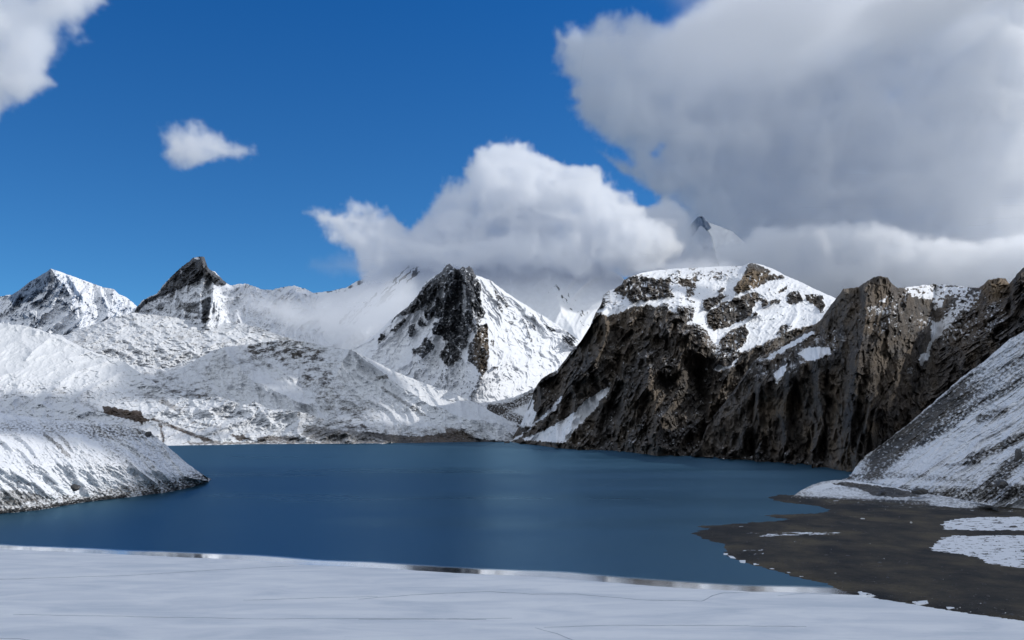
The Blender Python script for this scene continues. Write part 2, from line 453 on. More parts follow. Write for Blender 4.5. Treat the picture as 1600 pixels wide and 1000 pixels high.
terrain('far_left_peak', (-400, 232), [[(-120, 560, 14500), (232, 560, 14500)],
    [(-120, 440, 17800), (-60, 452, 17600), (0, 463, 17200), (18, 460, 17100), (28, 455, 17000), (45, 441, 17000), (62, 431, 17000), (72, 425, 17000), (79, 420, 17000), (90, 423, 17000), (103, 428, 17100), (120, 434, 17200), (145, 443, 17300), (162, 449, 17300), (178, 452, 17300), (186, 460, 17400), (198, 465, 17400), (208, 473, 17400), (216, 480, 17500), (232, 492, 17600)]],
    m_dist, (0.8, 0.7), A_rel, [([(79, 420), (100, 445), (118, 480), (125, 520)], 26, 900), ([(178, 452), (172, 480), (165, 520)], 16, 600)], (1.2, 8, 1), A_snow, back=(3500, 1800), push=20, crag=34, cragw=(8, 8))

# ------------------------------------------------------------------ D high snow peak seen through the gap in the clouds
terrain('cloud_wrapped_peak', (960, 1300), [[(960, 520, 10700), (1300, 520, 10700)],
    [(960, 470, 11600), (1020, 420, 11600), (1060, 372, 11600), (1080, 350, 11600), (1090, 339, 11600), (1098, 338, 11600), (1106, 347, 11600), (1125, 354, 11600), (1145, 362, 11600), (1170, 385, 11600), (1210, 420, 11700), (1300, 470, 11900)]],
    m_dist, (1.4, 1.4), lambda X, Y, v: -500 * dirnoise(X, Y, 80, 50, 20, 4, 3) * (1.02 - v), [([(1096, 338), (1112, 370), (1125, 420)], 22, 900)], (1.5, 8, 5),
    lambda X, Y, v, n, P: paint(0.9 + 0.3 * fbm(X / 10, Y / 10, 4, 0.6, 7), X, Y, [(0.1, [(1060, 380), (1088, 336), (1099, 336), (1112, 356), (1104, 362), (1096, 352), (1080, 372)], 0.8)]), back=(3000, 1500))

# ------------------------------------------------------------------ C snow wall behind the rock pyramid
def C_rel(X, Y, v):
    return -150 * (dirnoise(X, Y, 128, 150, 60, 4, 21, gain=0.4) - 0.4) * sstep(1.02, 0.9, v) - 25 * fbm(X / 16, Y / 16, 4, 0.5, 5)
def C_snow(X, Y, v, n, P):
    s = 1.02 + 0.18 * fbm(X / 12, Y / 12, 5, 0.6, 31)
    st = dirnoise(X, Y, 132, 30, 4.0, 5, 14, False)
    zone = sstep(18, 0, segdist(X, Y, [(540, 500), (600, 462), (645, 420)])) + 0.5 * sstep(14, 0, segdist(X, Y, [(560, 440), (600, 425)]))
    s -= 1.7 * zone * np.clip(st + 0.06, 0, 1) * 3
    s -= 1.5 * sstep(9, 0, segdist(X, Y, [(480, 457), (540, 450), (565, 437)])) * np.clip(fbm(X / 7, Y / 4, 4, 0.6, 8) + 0.05, 0, 1) * 2.5
    z2 = sstep(22, 0, segdist(X, Y, [(860, 440), (885, 470), (920, 500)]))
    s -= 1.5 * z2 * np.clip(dirnoise(X, Y, 55, 14, 4, 4, 33, False) - 0.1, 0, 1) * 2
    return s
terrain('snow_wall', (474, 1010), [[(474, 640, 9000), (520, 640, 8500), (600, 640, 7800), (700, 640, 7800), (1010, 640, 7800)],
    [(474, 520, 9500), (520, 518, 9250), (580, 512, 8850), (620, 500, 8600), (700, 500, 8600), (800, 520, 8600), (900, 530, 8500), (1010, 520, 8400)],
    [(474, 458, 10600), (490, 458, 10500), (515, 455, 10400), (540, 450, 10300), (560, 438, 10200), (580, 434, 10200), (620, 412, 10100), (680, 395, 10000), (760, 400, 10000), (800, 405, 10000), (860, 405, 10000), (920, 408, 10000), (960, 425, 10000), (1010, 460, 10000)]],
    m_peak, (1.2, 1.2), C_rel, [([(640, 405), (590, 470), (520, 560)], 40, 260), ([(850, 405), (870, 470), (905, 540)], 45, 300), ([(790, 400), (800, 470), (830, 540)], 30, 160)], (2.0, 14, 3), C_snow, back=(3000, 1400), push=12, crag=25)

# ------------------------------------------------------------------ B dark horn and its snowy shoulder
def B_rel(X, Y, v):
    return -260 * (dirnoise(X, Y, 120, 70, 24, 5, 41) - 0.4) * sstep(1.02, 0.93, v) - 90 * fbm(X / 9, Y / 9, 4, 0.6, 15)
def B_snow(X, Y, v, n, P):
    s = 0.70 + 0.75 * dirnoise(X, Y, 150, 16, 5, 5, 17, False) + 0.45 * fbm(X / 4, Y / 4, 3, 0.6, 19)
    s += 0.7 * sstep(330, 350, X)
    s -= 0.8 * sstep(5, 0, segdist(X, Y, [(440, 449), (460, 446), (490, 457)])) * np.clip(fbm(X / 7, Y / 4, 4, 0.6, 8) + 0.3, 0, 1) * 2
    return paint(s, X, Y, [
        (0.02, [(250, 458), (256, 446), (275, 424), (292, 408), (301, 398), (325, 398), (327, 415), (332, 424), (345, 432), (356, 440), (352, 447), (338, 447), (322, 432), (305, 441), (279, 451), (262, 460), (232, 472), (219, 483), (213, 482), (226, 468)], 0.97),
        (0.12, [(315, 470), (329, 463), (331, 477), (326, 495), (321, 506), (314, 503), (316, 488)]),
        (0.2, [(283, 478), (298, 471), (312, 474), (312, 490), (300, 490), (288, 486)], 0.7),
        (1.1, [(304, 401), (312, 401), (311, 405), (303, 405)], .9), (1.0, [(281, 422), (285, 423), (284, 427), (281, 426)], .9),
        (1.15, [(330, 468), (345, 455), (365, 446), (385, 443), (412, 450), (420, 470), (420, 508), (328, 508)])], 3, 7)
terrain('dark_horn_peak', (186, 520), [[(186, 570, 8300), (520, 570, 8300)],
    [(186, 500, 9300), (210, 484, 9400), (215, 479, 9500), (222, 469, 9500), (245, 459, 9600), (256, 444, 9600), (268, 432, 9700), (280, 420, 9700), (292, 411, 9700), (302, 403, 9700), (308, 401, 9700), (319, 401, 9700), (322, 410, 9700), (326, 420, 9700), (336, 425, 9700), (345, 434, 9750), (352, 441, 9800), (360, 446, 9850), (372, 444, 9900), (385, 443, 9900), (400, 448, 9900), (408, 452, 9950), (425, 453, 10000), (440, 449, 10100), (460, 446, 10200), (478, 452, 10300), (492, 459, 10400), (520, 470, 10500)]],
    m_peak, (0.8, 0.7), B_rel, [([(312, 402), (335, 440), (330, 480), (322, 510)], 24, 500), ([(395, 446), (370, 500)], 40, 250)], (2.4, 5, 2), B_snow, back=(2500, 1300), push=30, crag=45)

# ------------------------------------------------------------------ P rock pyramid
def P_rel(X, Y, v):
    # gullies fan out from the summit
    a = np.arctan2(X - 716, Y - 395) ; r = np.hypot(X - 716, Y - 395)
    g = ridged(a * 5.5 + 0.3 * fbm(X / 25, Y / 25, 3, seed=66), r / 90, 5, 0.6, 61)
    fade = sstep(1.02, 0.9, v)
    return (-150 * (g - 0.4) * sstep(10, 80, r) - (18 + 40 * sstep(60, 10, np.abs(X - 700))) * (ridged(X / 13, Y / 20, 6, 0.66, 62) - 0.4)) * (0.25 + 0.75 * fade)
def P_snow(X, Y, v, n, P):
    s = 1.05 + 0.3 * fbm(X / 9, Y / 9, 5, 0.62, 71)
    a = np.arctan2(X - 716, Y - 395) ; r = np.hypot(X - 716, Y - 395)
    st = fbm(a * 16, r / 55, 5, 0.6, 72)
    # faint rock ribs on the right-hand slope
    zr = sstep(752, 775, X) * sstep(22, 4, np.abs(Y - (436 + (X - 755) * 0.52) - 22))
    s -= 2.4 * zr * np.clip(st - 0.02, 0, 1) * 2
    # pepper of boulders below the cliffs
    z = sstep(40, 5, segdist(X, Y, [(660, 575), (700, 590), (740, 600), (790, 580)]))
    s -= 0.9 * z * np.clip(fbm(X / 3, Y / 3, 3, 0.6, 77) + 0.02, 0, 1) * 2
    R0 = 0.04
    s = paint(s, X, Y, [
        (R0, [(696, 411), (706, 410), (716, 418), (722, 412), (737, 412), (742, 428), (752, 446), (751, 466), (758, 488), (748, 508), (741, 518), (732, 521), (730, 541), (721, 547), (710, 536), (694, 532), (686, 523), (675, 523), (677, 506), (686, 498), (694, 495), (686, 497), (675, 497), (668, 503), (661, 488), (668, 477), (646, 490), (626, 493), (611, 503), (618, 492), (635, 477), (653, 458), (666, 441), (681, 430), (692, 422)]),
        (R0, [(589, 540), (594, 521), (603, 521), (600, 531)]), (R0, [(608, 519), (616, 510), (631, 496), (635, 503), (620, 518)]),
        (R0, [(657, 494), (665, 508), (659, 513), (652, 503)]), (R0, [(638, 508), (650, 506), (646, 520), (644, 529), (638, 523)]),
        (R0, [(666, 524), (680, 541), (677, 547), (670, 552), (659, 562), (655, 552), (644, 555), (644, 545), (655, 541)]),
        (R0, [(703, 531), (722, 552), (721, 562), (699, 573), (686, 557), (688, 549)]),
        (R0, [(747, 508), (762, 505), (765, 545), (761, 578), (753, 586), (732, 562), (731, 541), (743, 523)]),
        (0.1, [(771, 446), (777, 455), (788, 487), (783, 490), (775, 470)], .8), (0.15, [(784, 456), (796, 478), (790, 484)], .8), (0.2, [(795, 500), (806, 502), (803, 508), (796, 507)], .8),
        (0.15, [(812, 485), (820, 500), (829, 520), (833, 537), (829, 536), (822, 515)], .7),
        (0.1, [(767, 530), (773, 533), (772, 541), (768, 539)]), (0.1, [(770, 572), (780, 573), (778, 577), (771, 576)]),
        (1.0, [(684, 455), (694, 448), (695, 462), (686, 468)], .75), (0.95, [(722, 445), (727, 445), (729, 470), (727, 500), (723, 480)], .8), (0.9, [(737, 470), (745, 490), (744, 510), (738, 505)], .6), (0.95, [(661, 478), (676, 470), (680, 476), (666, 488)], .5),
        (0.2, [(748, 588), (755, 588), (752, 600), (744, 615), (738, 625), (732, 620), (742, 606)], .85)], 4.5, 8)
    # snow dusting on ledges inside the rock
    led = np.clip(fbm(X / 5.0, Y / 3.0, 4, 0.6, 75), -1, 1)
    s = np.where(s < 0.4, s + 0.62 * np.clip(led + 0.06, 0, 1) * 2.1 + 0.5 * np.clip(n[..., 2] - 0.62, 0, 1), s)
    return s
P_CRAG = [([(716, 412), (735, 470), (750, 540), (752, 590)], 30, 520), ([(716, 412), (690, 470), (672, 530), (660, 560)], 26, 260), ([(716, 415), (640, 478), (590, 530)], 24, 260),
     ([(704, 535), (700, 575)], 12, 110), ([(664, 528), (660, 560)], 9, 90), ([(760, 432), (820, 475), (880, 515)], 30, 160)]
terrain('rock_pyramid_peak', (440, 985), [[(440, 650, 6300), (600, 660, 5900), (700, 665, 5350), (760, 665, 5200), (850, 660, 5500), (985, 660, 6300)],
    [(440, 585, 6900), (560, 560, 6900), (600, 545, 6800), (700, 540, 6250), (750, 540, 6100), (800, 550, 6250), (870, 570, 6700), (985, 590, 7300)],
    [(440, 575, 7100), (520, 556, 7100), (560, 540, 7100), (588, 522, 7100), (610, 500, 7050), (638, 478, 7000), (652, 462, 7000), (664, 442, 7000), (678, 432, 7000), (690, 425, 7000), (697, 414, 7000), (703, 412, 7000), (708, 417, 7000), (714, 421, 7000), (719, 421, 7000), (723, 417, 7000), (729, 419, 7000), (733, 415, 7000), (738, 419, 7000), (742, 429, 7000), (755, 434, 7000), (768, 439, 7050), (790, 456, 7100), (820, 476, 7200), (850, 494, 7250), (880, 514, 7300), (905, 532, 7300), (930, 552, 7300), (985, 590, 7400)]],
    m_peak, (0.75, 0.75), P_rel, P_CRAG, (2.5, 5, 4), P_snow,
    lambda X, Y, v, n, P: paint(np.zeros(X.shape), X, Y, [(0.9, [(742, 520), (766, 505), (768, 545), (762, 580), (752, 588), (738, 560)])], soft=5), back=(1500, 700), push=45, crag=85, cragw=(8, 11))

# ------------------------------------------------------------------ E1 rough moraine field below the horn
def hum(X, Y, s1, s2, seed): return ridged(X / s1, Y / s2, 6, 0.58, seed)
def E1_rel(X, Y, v):
    return -150 * (hum(X, Y, 36, 19, 81) - 0.4) - 30 * (hum(X, Y, 13, 8, 82) - .4) - 26 * facet(X / 12 + 0.3 * gn(X / 9, Y / 6, 4), Y / 7, 83) - 13 * facet(X / 5, Y / 3, 84) + 0 * X
def E1_snow(X, Y, v, n, P):
    s = 0.86 + 0.55 * fbm(X / 12, Y / 7, 6, 0.7, 83) + 0.4 * fbm(X / 60, Y / 18, 3, 0.5, 85) + 0.35 * fbm(X / 4, Y / 3, 3, 0.6, 84)
    s -= 0.16 * sstep(360, 470, X)
    return s
terrain('moraine_field', (-420, 640), [[(-130, 620, 6100), (640, 620, 6700)],
    [(-130, 530, 7300), (100, 540, 7200), (300, 540, 7400), (450, 545, 7700), (640, 590, 7600)],
    [(-130, 510, 8200), (60, 521, 8200), (100, 524, 8200), (125, 514, 8300), (150, 506, 8400), (180, 494, 8500), (205, 489, 8600), (240, 492, 8600), (300, 500, 8700), (330, 503, 8700), (370, 504, 8600), (400, 510, 8500), (425, 520, 8400), (460, 531, 8300), (500, 543, 8100), (560, 560, 7900), (640, 600, 7700)]],
    m_mor, (1.0, 0.6), E1_rel, [], (2.5, 16, 6), E1_snow, back=(900, 300))

# ------------------------------------------------------------------ E2 shaded hill with the sunlit crest
def E2_rel(X, Y, v):
    f = sstep(0, 0.1, v)
    return (-100 * (dirnoise(X, Y, 58, 60, 24, 5, 91, wq=.3) - 0.4) - 18 * (ridged(X / 14, Y / 9, 5, 0.6, 92) - 0.4) - 9 * facet(X / 13 + 0.5 * gn(X / 12, Y / 9, 4), Y / 8 + 0.4 * gn(X / 14, Y / 9, 5), 93) - 6 * facet(X / 4.5, Y / 3.4, 94)) * (0.2 + 0.8 * f)
def E2_snow(X, Y, v, n, P):
    s = 1.02 + 0.5 * fbm(X / 10, Y / 8, 6, 0.68, 93)
    pep = fbm(X / 16 + Y / 30, Y / 7, 7, 0.8, 94) * 1.6 + 0.5 * fbm(X / 50, Y / 30, 3, 0.5, 98)
    dark = 0.9 * sstep(45, 5, segdist(X, Y, [(400, 545), (470, 560), (500, 600), (540, 640), (560, 650)])) + 0.75 * sstep(24, 2, segdist(X, Y, [(255, 600), (300, 612), (320, 620)]))
    dark += 0.55 * sstep(60, 10, segdist(X, Y, [(440, 530), (530, 550)])) + 0.35 * sstep(110, 20, segdist(X, Y, [(240, 580), (330, 580)]))
    s -= dark * (0.38 + 1.3 * np.clip(pep, -0.2, 1))
    s -= 0.7 * sstep(22, 4, segdist(X, Y, [(480, 665), (560, 675), (640, 680), (740, 682)])) * (0.6 + pep)
    s += 0.4 * sstep(20, 2, segdist(X, Y, [(548, 550), (600, 590), (660, 630), (720, 650)]))
    s = paint(s, X, Y, [(0.25, [(587, 588), (605, 585), (608, 592), (590, 593)], .9), (0.15, [(590, 601), (600, 606), (650, 637), (672, 652), (660, 650), (620, 625), (596, 608)], .6),
        (0.03, [(545, 676), (575, 674), (605, 678), (640, 682), (690, 678), (720, 672), (740, 684), (790, 690), (800, 700), (480, 702), (500, 692), (540, 688)], .92),
        (0.1, [(695, 668), (715, 671), (735, 686), (700, 688)], .9), (0.55, [(400, 688), (620, 692), (640, 700), (400, 705)], .8)], 4, 8)
    return s
terrain('moraine_hill', (110, 826), [[(110, 697, 4300), (560, 697.5, 4120), (640, 695.5, 4150), (700, 692.5, 4320), (760, 690.5, 4450), (800, 690, 4480), (826, 690, 4500)],
    [(110, 640, 5200), (330, 640, 5200), (440, 645, 5000), (560, 640, 5000), (650, 648, 4850), (720, 660, 4700), (760, 668, 4650), (800, 675, 4600), (826, 687, 4520)],
    [(110, 560, 6700), (150, 558, 6600), (180, 566, 6500), (212, 571, 6400), (245, 577, 6300), (290, 571, 6300), (330, 549, 6300), (350, 542, 6300), (372, 540, 6300), (400, 537, 6300), (440, 530, 6200), (475, 534, 6100), (510, 540, 6000), (535, 545, 5900), (548, 546, 5850), (558, 551, 5800), (580, 562, 5700), (610, 577, 5600), (650, 594, 5500), (700, 611, 5350), (730, 624, 5200), (752, 634, 5100), (770, 645, 4950), (790, 654, 4850), (806, 664, 4700), (818, 680, 4550), (826, 687, 4520)]],
    m_mor, (0.9, 0.6), E2_rel, [([(548, 546), (600, 583), (660, 624), (720, 652), (770, 660)], 16, 230), ([(548, 546), (530, 575), (520, 600)], 30, 260), ([(350, 545), (375, 580), (430, 612), (480, 632)], 22, 330), ([(340, 545), (315, 585), (305, 620)], 34, 240), ([(470, 540), (470, 600), (480, 650)], 24, -180), ([(600, 604), (672, 652)], 7, 40), ([(735, 655), (745, 690)], 10, 50), ([(770, 655), (775, 690)], 12, 45)], (2.0, 14, 8), E2_snow,
    lambda X, Y, v, n, P: 0.7 * sstep(30, 4, segdist(X, Y, [(660, 684), (720, 680)])), back=(500, 250))

# ------------------------------------------------------------------ V rubble gorge between the pyramid and the cliffs
def V_snow(X, Y, v, n, P):
    s = 0.95 + 0.4 * fbm(X / 6, Y / 5, 5, 0.66, 101)
    pep = fbm(X / 2.6, Y / 2.2, 3, 0.6, 103)
    for pl, w in (([(738, 628), (770, 640), (800, 634), (835, 617)], 11), ([(770, 640), (800, 652), (822, 658)], 10), ([(822, 655), (805, 672), (792, 690)], 6)):
        s -= 1.0 * sstep(w, w * 0.35, segdist(X, Y, pl)) * (0.65 + 1.3 * pep)
    return s
terrain('gorge_moraine', (700, 905), [[(700, 692, 4700), (905, 700, 4500)],
    [(700, 640, 5450), (745, 634, 5400), (765, 628, 5400), (785, 625, 5400), (805, 620, 5400), (825, 611, 5400), (840, 604, 5400), (905, 590, 5400)]],
    m_mor, (0.8, 0.7), lambda X, Y, v: -50 * (ridged(X / 22, Y / 14, 5, 0.6, 104) - 0.4), [([(800, 650), (830, 612)], 10, -60)], (2.0, 5, 9), V_snow, back=(500, 200))

# ------------------------------------------------------------------ E3 sunlit moraine above the far shore
def E3_rel(X, Y, v):
    f = sstep(0.02, 0.2, v) * (1 - 0.75 * sstep(625, 575, Y) * sstep(280, 170, X))
    return (-170 * (ridged(X / 64 + Y / 90, Y / 44, 4, 0.5, 111) - 0.4) - 46 * (ridged(X / 20 + Y / 30, Y / 16, 5, 0.6, 112) - 0.4) - 16 * facet(X / 13 + 0.15 * gn(X / 9, Y / 6, 4), Y / 8, 114) - 8 * facet(X / 5, Y / 3.4, 115)) * (0.12 + 0.88 * f)
def E3_snow(X, Y, v, n, P):
    s = 1.10 + 0.55 * fbm(X / 15, Y / 7, 6, 0.68, 114) + 0.45 * fbm(X / 60, Y / 26, 3, 0.5, 118) + 0.3 * fbm(X / 3.2, Y / 2.4, 3, 0.6, 115)
    s += 0.55 * sstep(640, 560, Y) * sstep(290, 150, X)
    s -= 0.12 * sstep(600, 690, Y)
    s -= 0.30 * sstep(420, 520, X)
    # brown strips running down to the shore
    for pl, w, k in (([(240, 655), (330, 690)], 4, .7), ([(250, 664), (256, 690)], 4, .8), ([(300, 660), (345, 668)], 3, .4), ([(70, 600), (110, 620), (150, 640)], 5, .4), ([(200, 610), (240, 620), (280, 640)], 6, .4)):
        s -= k * sstep(w, w * 0.3, segdist(X + 4 * fbm(X / 9, Y / 9, 3, seed=5), Y, pl))
    s = paint(s, X, Y, [(-0.1, [(160, 635), (172, 635), (200, 641), (218, 642), (222, 650), (236, 657), (222, 662), (205, 656), (180, 651), (162, 645)]),
        (0.1, [(312, 683), (325, 684), (334, 689), (318, 690)]), (0.15, [(358, 679), (380, 680), (394, 688), (372, 688)]), (0.15, [(400, 684), (420, 681), (465, 681), (468, 690), (420, 690), (402, 690)], .85),
        (0.15, [(130, 565), (138, 570), (136, 582), (128, 584)], .5),
        (0.32, [(280, 691.5), (330, 690), (470, 690.5), (640, 691), (640, 694), (470, 694), (300, 695)], .95), (0.9, [(360, 694), (470, 693.5), (640, 694), (640, 700), (300, 700)], .7),
        (0.1, [(480, 664), (520, 670), (570, 676), (620, 684), (640, 692), (500, 690), (470, 680)], .6)], 5, 9, 1.0)
    return s
terrain('sunlit_moraine', (-520, 660), [[(-140, 702, 3800), (240, 699, 3920), (400, 697, 4120), (520, 697.2, 4080), (580, 697.5, 4050), (660, 697, 4100)],
    [(-140, 640, 4700), (0, 640, 4700), (150, 645, 4600), (300, 662, 4450), (400, 668, 4400), (520, 680, 4250), (600, 692, 4150), (660, 695, 4120)],
    [(-140, 575, 5400), (0, 580, 5400), (100, 590, 5350), (230, 620, 5050), (300, 645, 4700), (400, 656, 4500), (520, 672, 4300), (600, 690.5, 4160), (660, 694, 4120)],
    [(-140, 498, 6400), (-40, 503, 6300), (0, 505, 6300), (35, 508, 6250), (55, 513, 6200), (62, 515, 6200), (80, 522, 6150), (100, 528, 6100), (130, 544, 6000), (165, 556, 5900), (195, 566, 5800), (215, 580, 5600), (240, 597, 5400), (262, 612, 5200), (300, 625, 4950), (322, 622, 4850), (340, 619, 4800), (362, 627, 4750), (385, 633, 4700), (396, 627, 4700), (410, 633, 4680), (425, 641, 4650), (440, 639, 4650), (455, 641, 4600), (480, 646, 4550), (500, 653, 4500), (520, 661, 4420), (550, 671, 4350), (580, 681, 4250), (600, 688, 4180), (625, 693, 4140), (660, 694, 4125)]],
    m_mor, (0.9, 0.6), E3_rel, [([(60, 515), (130, 546), (200, 570), (262, 612)], 14, 110), ([(75, 530), (40, 560)], 9, 60), ([(300, 625), (330, 650), (345, 685)], 16, 80), ([(396, 628), (425, 660)], 12, 60)], (2.2, 11, 10), E3_snow,
    lambda X, Y, v, n, P: np.clip(0.8 * sstep(50, 10, segdist(X, Y, [(180, 645), (420, 688)])) + sstep(688, 691, Y), 0, 1), back=(500, 260))

# ------------------------------------------------------------------ G near headland on the left
def G_rel(X, Y, v):
    f = sstep(0.0, 0.14, v)
    return (-26 * (dirnoise(X, Y, 40, 130, 30, 5, 121, wq=.15) - 0.4) - 5.5 * (dirnoise(X, Y, 42, 50, 13, 5, 122, wq=.3) - 0.4) - 2.5 * facet(X / 9, Y / 6, 123) - 1.2 * facet(X / 4, Y / 3, 124)) * (0.25 + 0.75 * f)
def G_snow(X, Y, v, n, P):
    s = 0.98 + 0.40 * dirnoise(X, Y, 38, 34, 7, 6, 124, False, 0.68, .2) + 0.3 * fbm(X / 3, Y / 2.4, 3, 0.6, 125)
    pep = fbm(X / 4.2, Y / 2.6, 4, 0.65, 126)
    s -= 0.55 * sstep(22, 3, segdist(X, Y, [(-80, 812), (0, 797), (130, 778), (250, 766), (328, 748)])) * (0.95 + 1.6 * pep)
    s -= 0.55 * sstep(18, 3, segdist(X, Y, [(-60, 665), (0, 668), (60, 668), (130, 672), (230, 676)])) * (0.55 + 1.8 * pep)
    s -= 0.35 * sstep(60, 15, segdist(X, Y, [(160, 700), (300, 750)])) * (0.6 + 1.2 * pep)
    s = paint(s, X, Y, [(1.15, [(105, 680), (118, 676), (150, 690), (170, 712), (150, 715), (120, 700)], .8), (1.15, [(0, 685), (40, 700), (70, 730), (110, 760), (150, 772), (130, 777), (80, 768), (30, 745), (-60, 740), (-60, 690)], .6),
        (0.15, [(65, 674), (78, 680), (100, 700), (112, 716), (104, 714), (84, 694), (68, 682)], .7), (0.15, [(86, 676), (100, 683), (116, 704), (106, 700)], .6),
        (0.2, [(-70, 762), (40, 768), (80, 778), (20, 790), (-70, 800)], .7), (0.25, [(205, 660), (230, 668), (244, 684), (232, 682), (214, 674)], .7)], 5, 8)
    return s
Gb = [(x, y, float(Rw(x, y))) for x, y in ((-620, 862), (-140, 825), (-60, 812), (0, 803), (60, 797), (130, 785), (200, 777), (262, 769), (300, 761), (322, 753), (330, 749))]
terrain('snowy_headland', (-620, 330), [Gb,
    [(-620, 760, 1150), (-140, 735, 1180), (0, 730, 1220), (100, 725, 1300), (200, 728, 1380), (260, 738, 1450), (300, 747, 1520), (322, 751, 1590), (330, 748.8, Gb[-1][2] + 1)],
    [(-620, 690, 1300), (-140, 680, 1320), (0, 678, 1380), (100, 682, 1430), (200, 690, 1480), (245, 704, 1520), (290, 729, 1570), (315, 743, 1610), (330, 748.5, Gb[-1][2] + 2)],
    [(-620, 600, 1650), (-140, 630, 1600), (-40, 640, 1600), (0, 645, 1600), (50, 652, 1600), (90, 657, 1580), (130, 659, 1570), (160, 660, 1560), (190, 664, 1560), (215, 670, 1550), (238, 678, 1550), (256, 692, 1560), (275, 709, 1580), (295, 726, 1600), (312, 738, 1620), (325, 747, 1630), (330, 748.2, Gb[-1][2] + 3)]],
    m_near, (0.8, 0.7), G_rel, [([(120, 678), (170, 720), (210, 765)], 12, 10), ([(60, 680), (110, 740)], 10, -9), ([(190, 668), (260, 750)], 14, 8)], (1.4, 8, 11), G_snow, back=(420, 190))

# ------------------------------------------------------------------ F1 cliff massif with the snowy plateau
def F1_rel(X, Y, v):
    lip = sstep(0.56, 0.44, v)
    g = -260 * (dirnoise(X, Y, 106, 120, 50, 3, 131, wq=.25) - 0.4) - 70 * (dirnoise(X, Y, 100, 44, 17, 3, 132, wq=.2) - 0.4)
    up = -110 * (dirnoise(X, Y, 150, 90, 50, 4, 134) - 0.4) - 26 * (ridged(X / 11, Y / 7, 4, 0.6, 135) - 0.4)
    return (g * lip + up * (1 - lip)) * sstep(1.03, 0.93, v) * (0.15 + 0.85 * sstep(0, 0.04, v))
def F1_snow(X, Y, v, n, P):
    s = -0.22 + 0.5 * fbm(X / 7, Y / 9, 6, 0.7, 141) + 0.75 * np.clip(n[..., 2] - 0.25, 0, 1)
    up = sstep(12, -12, Y - np.interp(X, [795, 935, 1000, 1060, 1090, 1120, 1150, 1200, 1250, 1300, 1345], [600, 480, 476, 480, 520, 560, 555, 535, 512, 490, 480]))
    s += 0.25 * up
    dust = sstep(0, 30, X - 930) * sstep(486, 470, Y)
    s += 0.30 * dust * (1 + fbm(X / 5, Y / 2.5, 4, 0.6, 143))
    s -= 0
    W, K = 1.15, 0.03
    s = paint(s, X, Y, [
        (W, [(1004, 424), (1016, 426), (1040, 432), (1075, 436), (1092, 445), (1085, 465), (1086, 480), (1084, 495), (1072, 507), (1090, 506), (1105, 515), (1110, 530), (1124, 540), (1127, 528), (1143, 515), (1165, 505), (1170, 520), (1165, 535), (1150, 548), (1158, 550), (1180, 540), (1195, 536), (1215, 524), (1245, 512), (1270, 507), (1290, 497), (1303, 486), (1350, 480), (1350, 450), (1172, 403), (1010, 412)]),
        (K, [(1170, 410), (1180, 411), (1196, 420), (1214, 430), (1228, 431), (1226, 434), (1200, 440), (1180, 450), (1152, 460), (1146, 452), (1158, 434)]),
        (K, [(1097, 468), (1112, 466), (1126, 458), (1135, 462), (1122, 474), (1108, 484), (1100, 482)]),
        (K, [(1130, 473), (1146, 467), (1166, 460), (1180, 455), (1188, 461), (1178, 480), (1170, 498), (1152, 503), (1138, 511), (1114, 516), (1104, 504), (1104, 490)]),
        (K, [(1185, 465), (1200, 468), (1198, 478), (1191, 480)]), (K, [(1200, 469), (1221, 468), (1218, 475), (1202, 476)]),
        (K, [(1228, 460), (1248, 452), (1254, 470), (1244, 476), (1228, 473)]), (K, [(1258, 460), (1284, 460), (1291, 480), (1282, 487), (1274, 478), (1260, 470)]),
        (K, [(1213, 455), (1229, 447), (1230, 452), (1218, 459)]), (0.15, [(1126, 526), (1166, 507), (1170, 520), (1164, 538), (1150, 549), (1124, 542)]),
        (0.1, [(1212, 522), (1224, 506), (1238, 510), (1220, 525)], .8), (K, [(1175, 488), (1184, 486), (1183, 495), (1175, 494)]), (K, [(1088, 440), (1090, 430), (1075, 436), (1060, 434), (1062, 446), (1082, 450)], .8),
        (K, [(1118, 452), (1132, 450), (1133, 455), (1120, 456)]), (0.3, [(1112, 430), (1128, 424), (1130, 432), (1116, 438)], .7), (0.3, [(1082, 424), (1092, 424), (1093, 430), (1083, 432)], .7),
        (0.15, [(1072, 440), (1083, 441), (1083, 462), (1074, 462)], .7),
        (K, [(952, 450), (985, 430), (1012, 434), (1046, 437), (1050, 462), (1016, 468), (990, 470), (966, 460)], .85),
        (0.85, [(930, 486), (945, 478), (975, 473), (1010, 469), (1074, 466), (1074, 471), (1020, 474), (985, 480), (966, 490), (950, 494), (940, 490)]),
        (0.8, [(1046, 476), (1060, 480), (1058, 488), (1064, 492), (1052, 488), (1044, 482)], .8),
        (0.9, [(1114, 580), (1118, 572), (1124, 568), (1130, 573), (1142, 570), (1158, 556), (1146, 572), (1136, 577)]), (0.9, [(1100, 574), (1105, 574), (1105, 578), (1101, 578)]),
        # screes at the foot
        (0.85, [(834, 640), (838, 648), (830, 665), (815, 668), (800, 660), (790, 645), (815, 628), (832, 612)]),
        (0.88, [(798, 690), (806, 684), (820, 675), (833, 660), (845, 652), (862, 636), (878, 616), (876, 625), (866, 640), (848, 655), (826, 671), (806, 688)]),
        (0.88, [(815, 686), (830, 680), (850, 672), (880, 656), (905, 636), (915, 624), (936, 612), (948, 606), (954, 604), (950, 612), (936, 630), (925, 645), (910, 660), (895, 675), (885, 692), (850, 690)]),
        (0.5, [(968, 697), (985, 688), (1005, 678), (1000, 690), (985, 699)], .7), (0.35, [(1015, 570), (1026, 560), (1034, 590), (1040, 620), (1055, 640), (1040, 640), (1025, 610)], .6)], 5, 9)
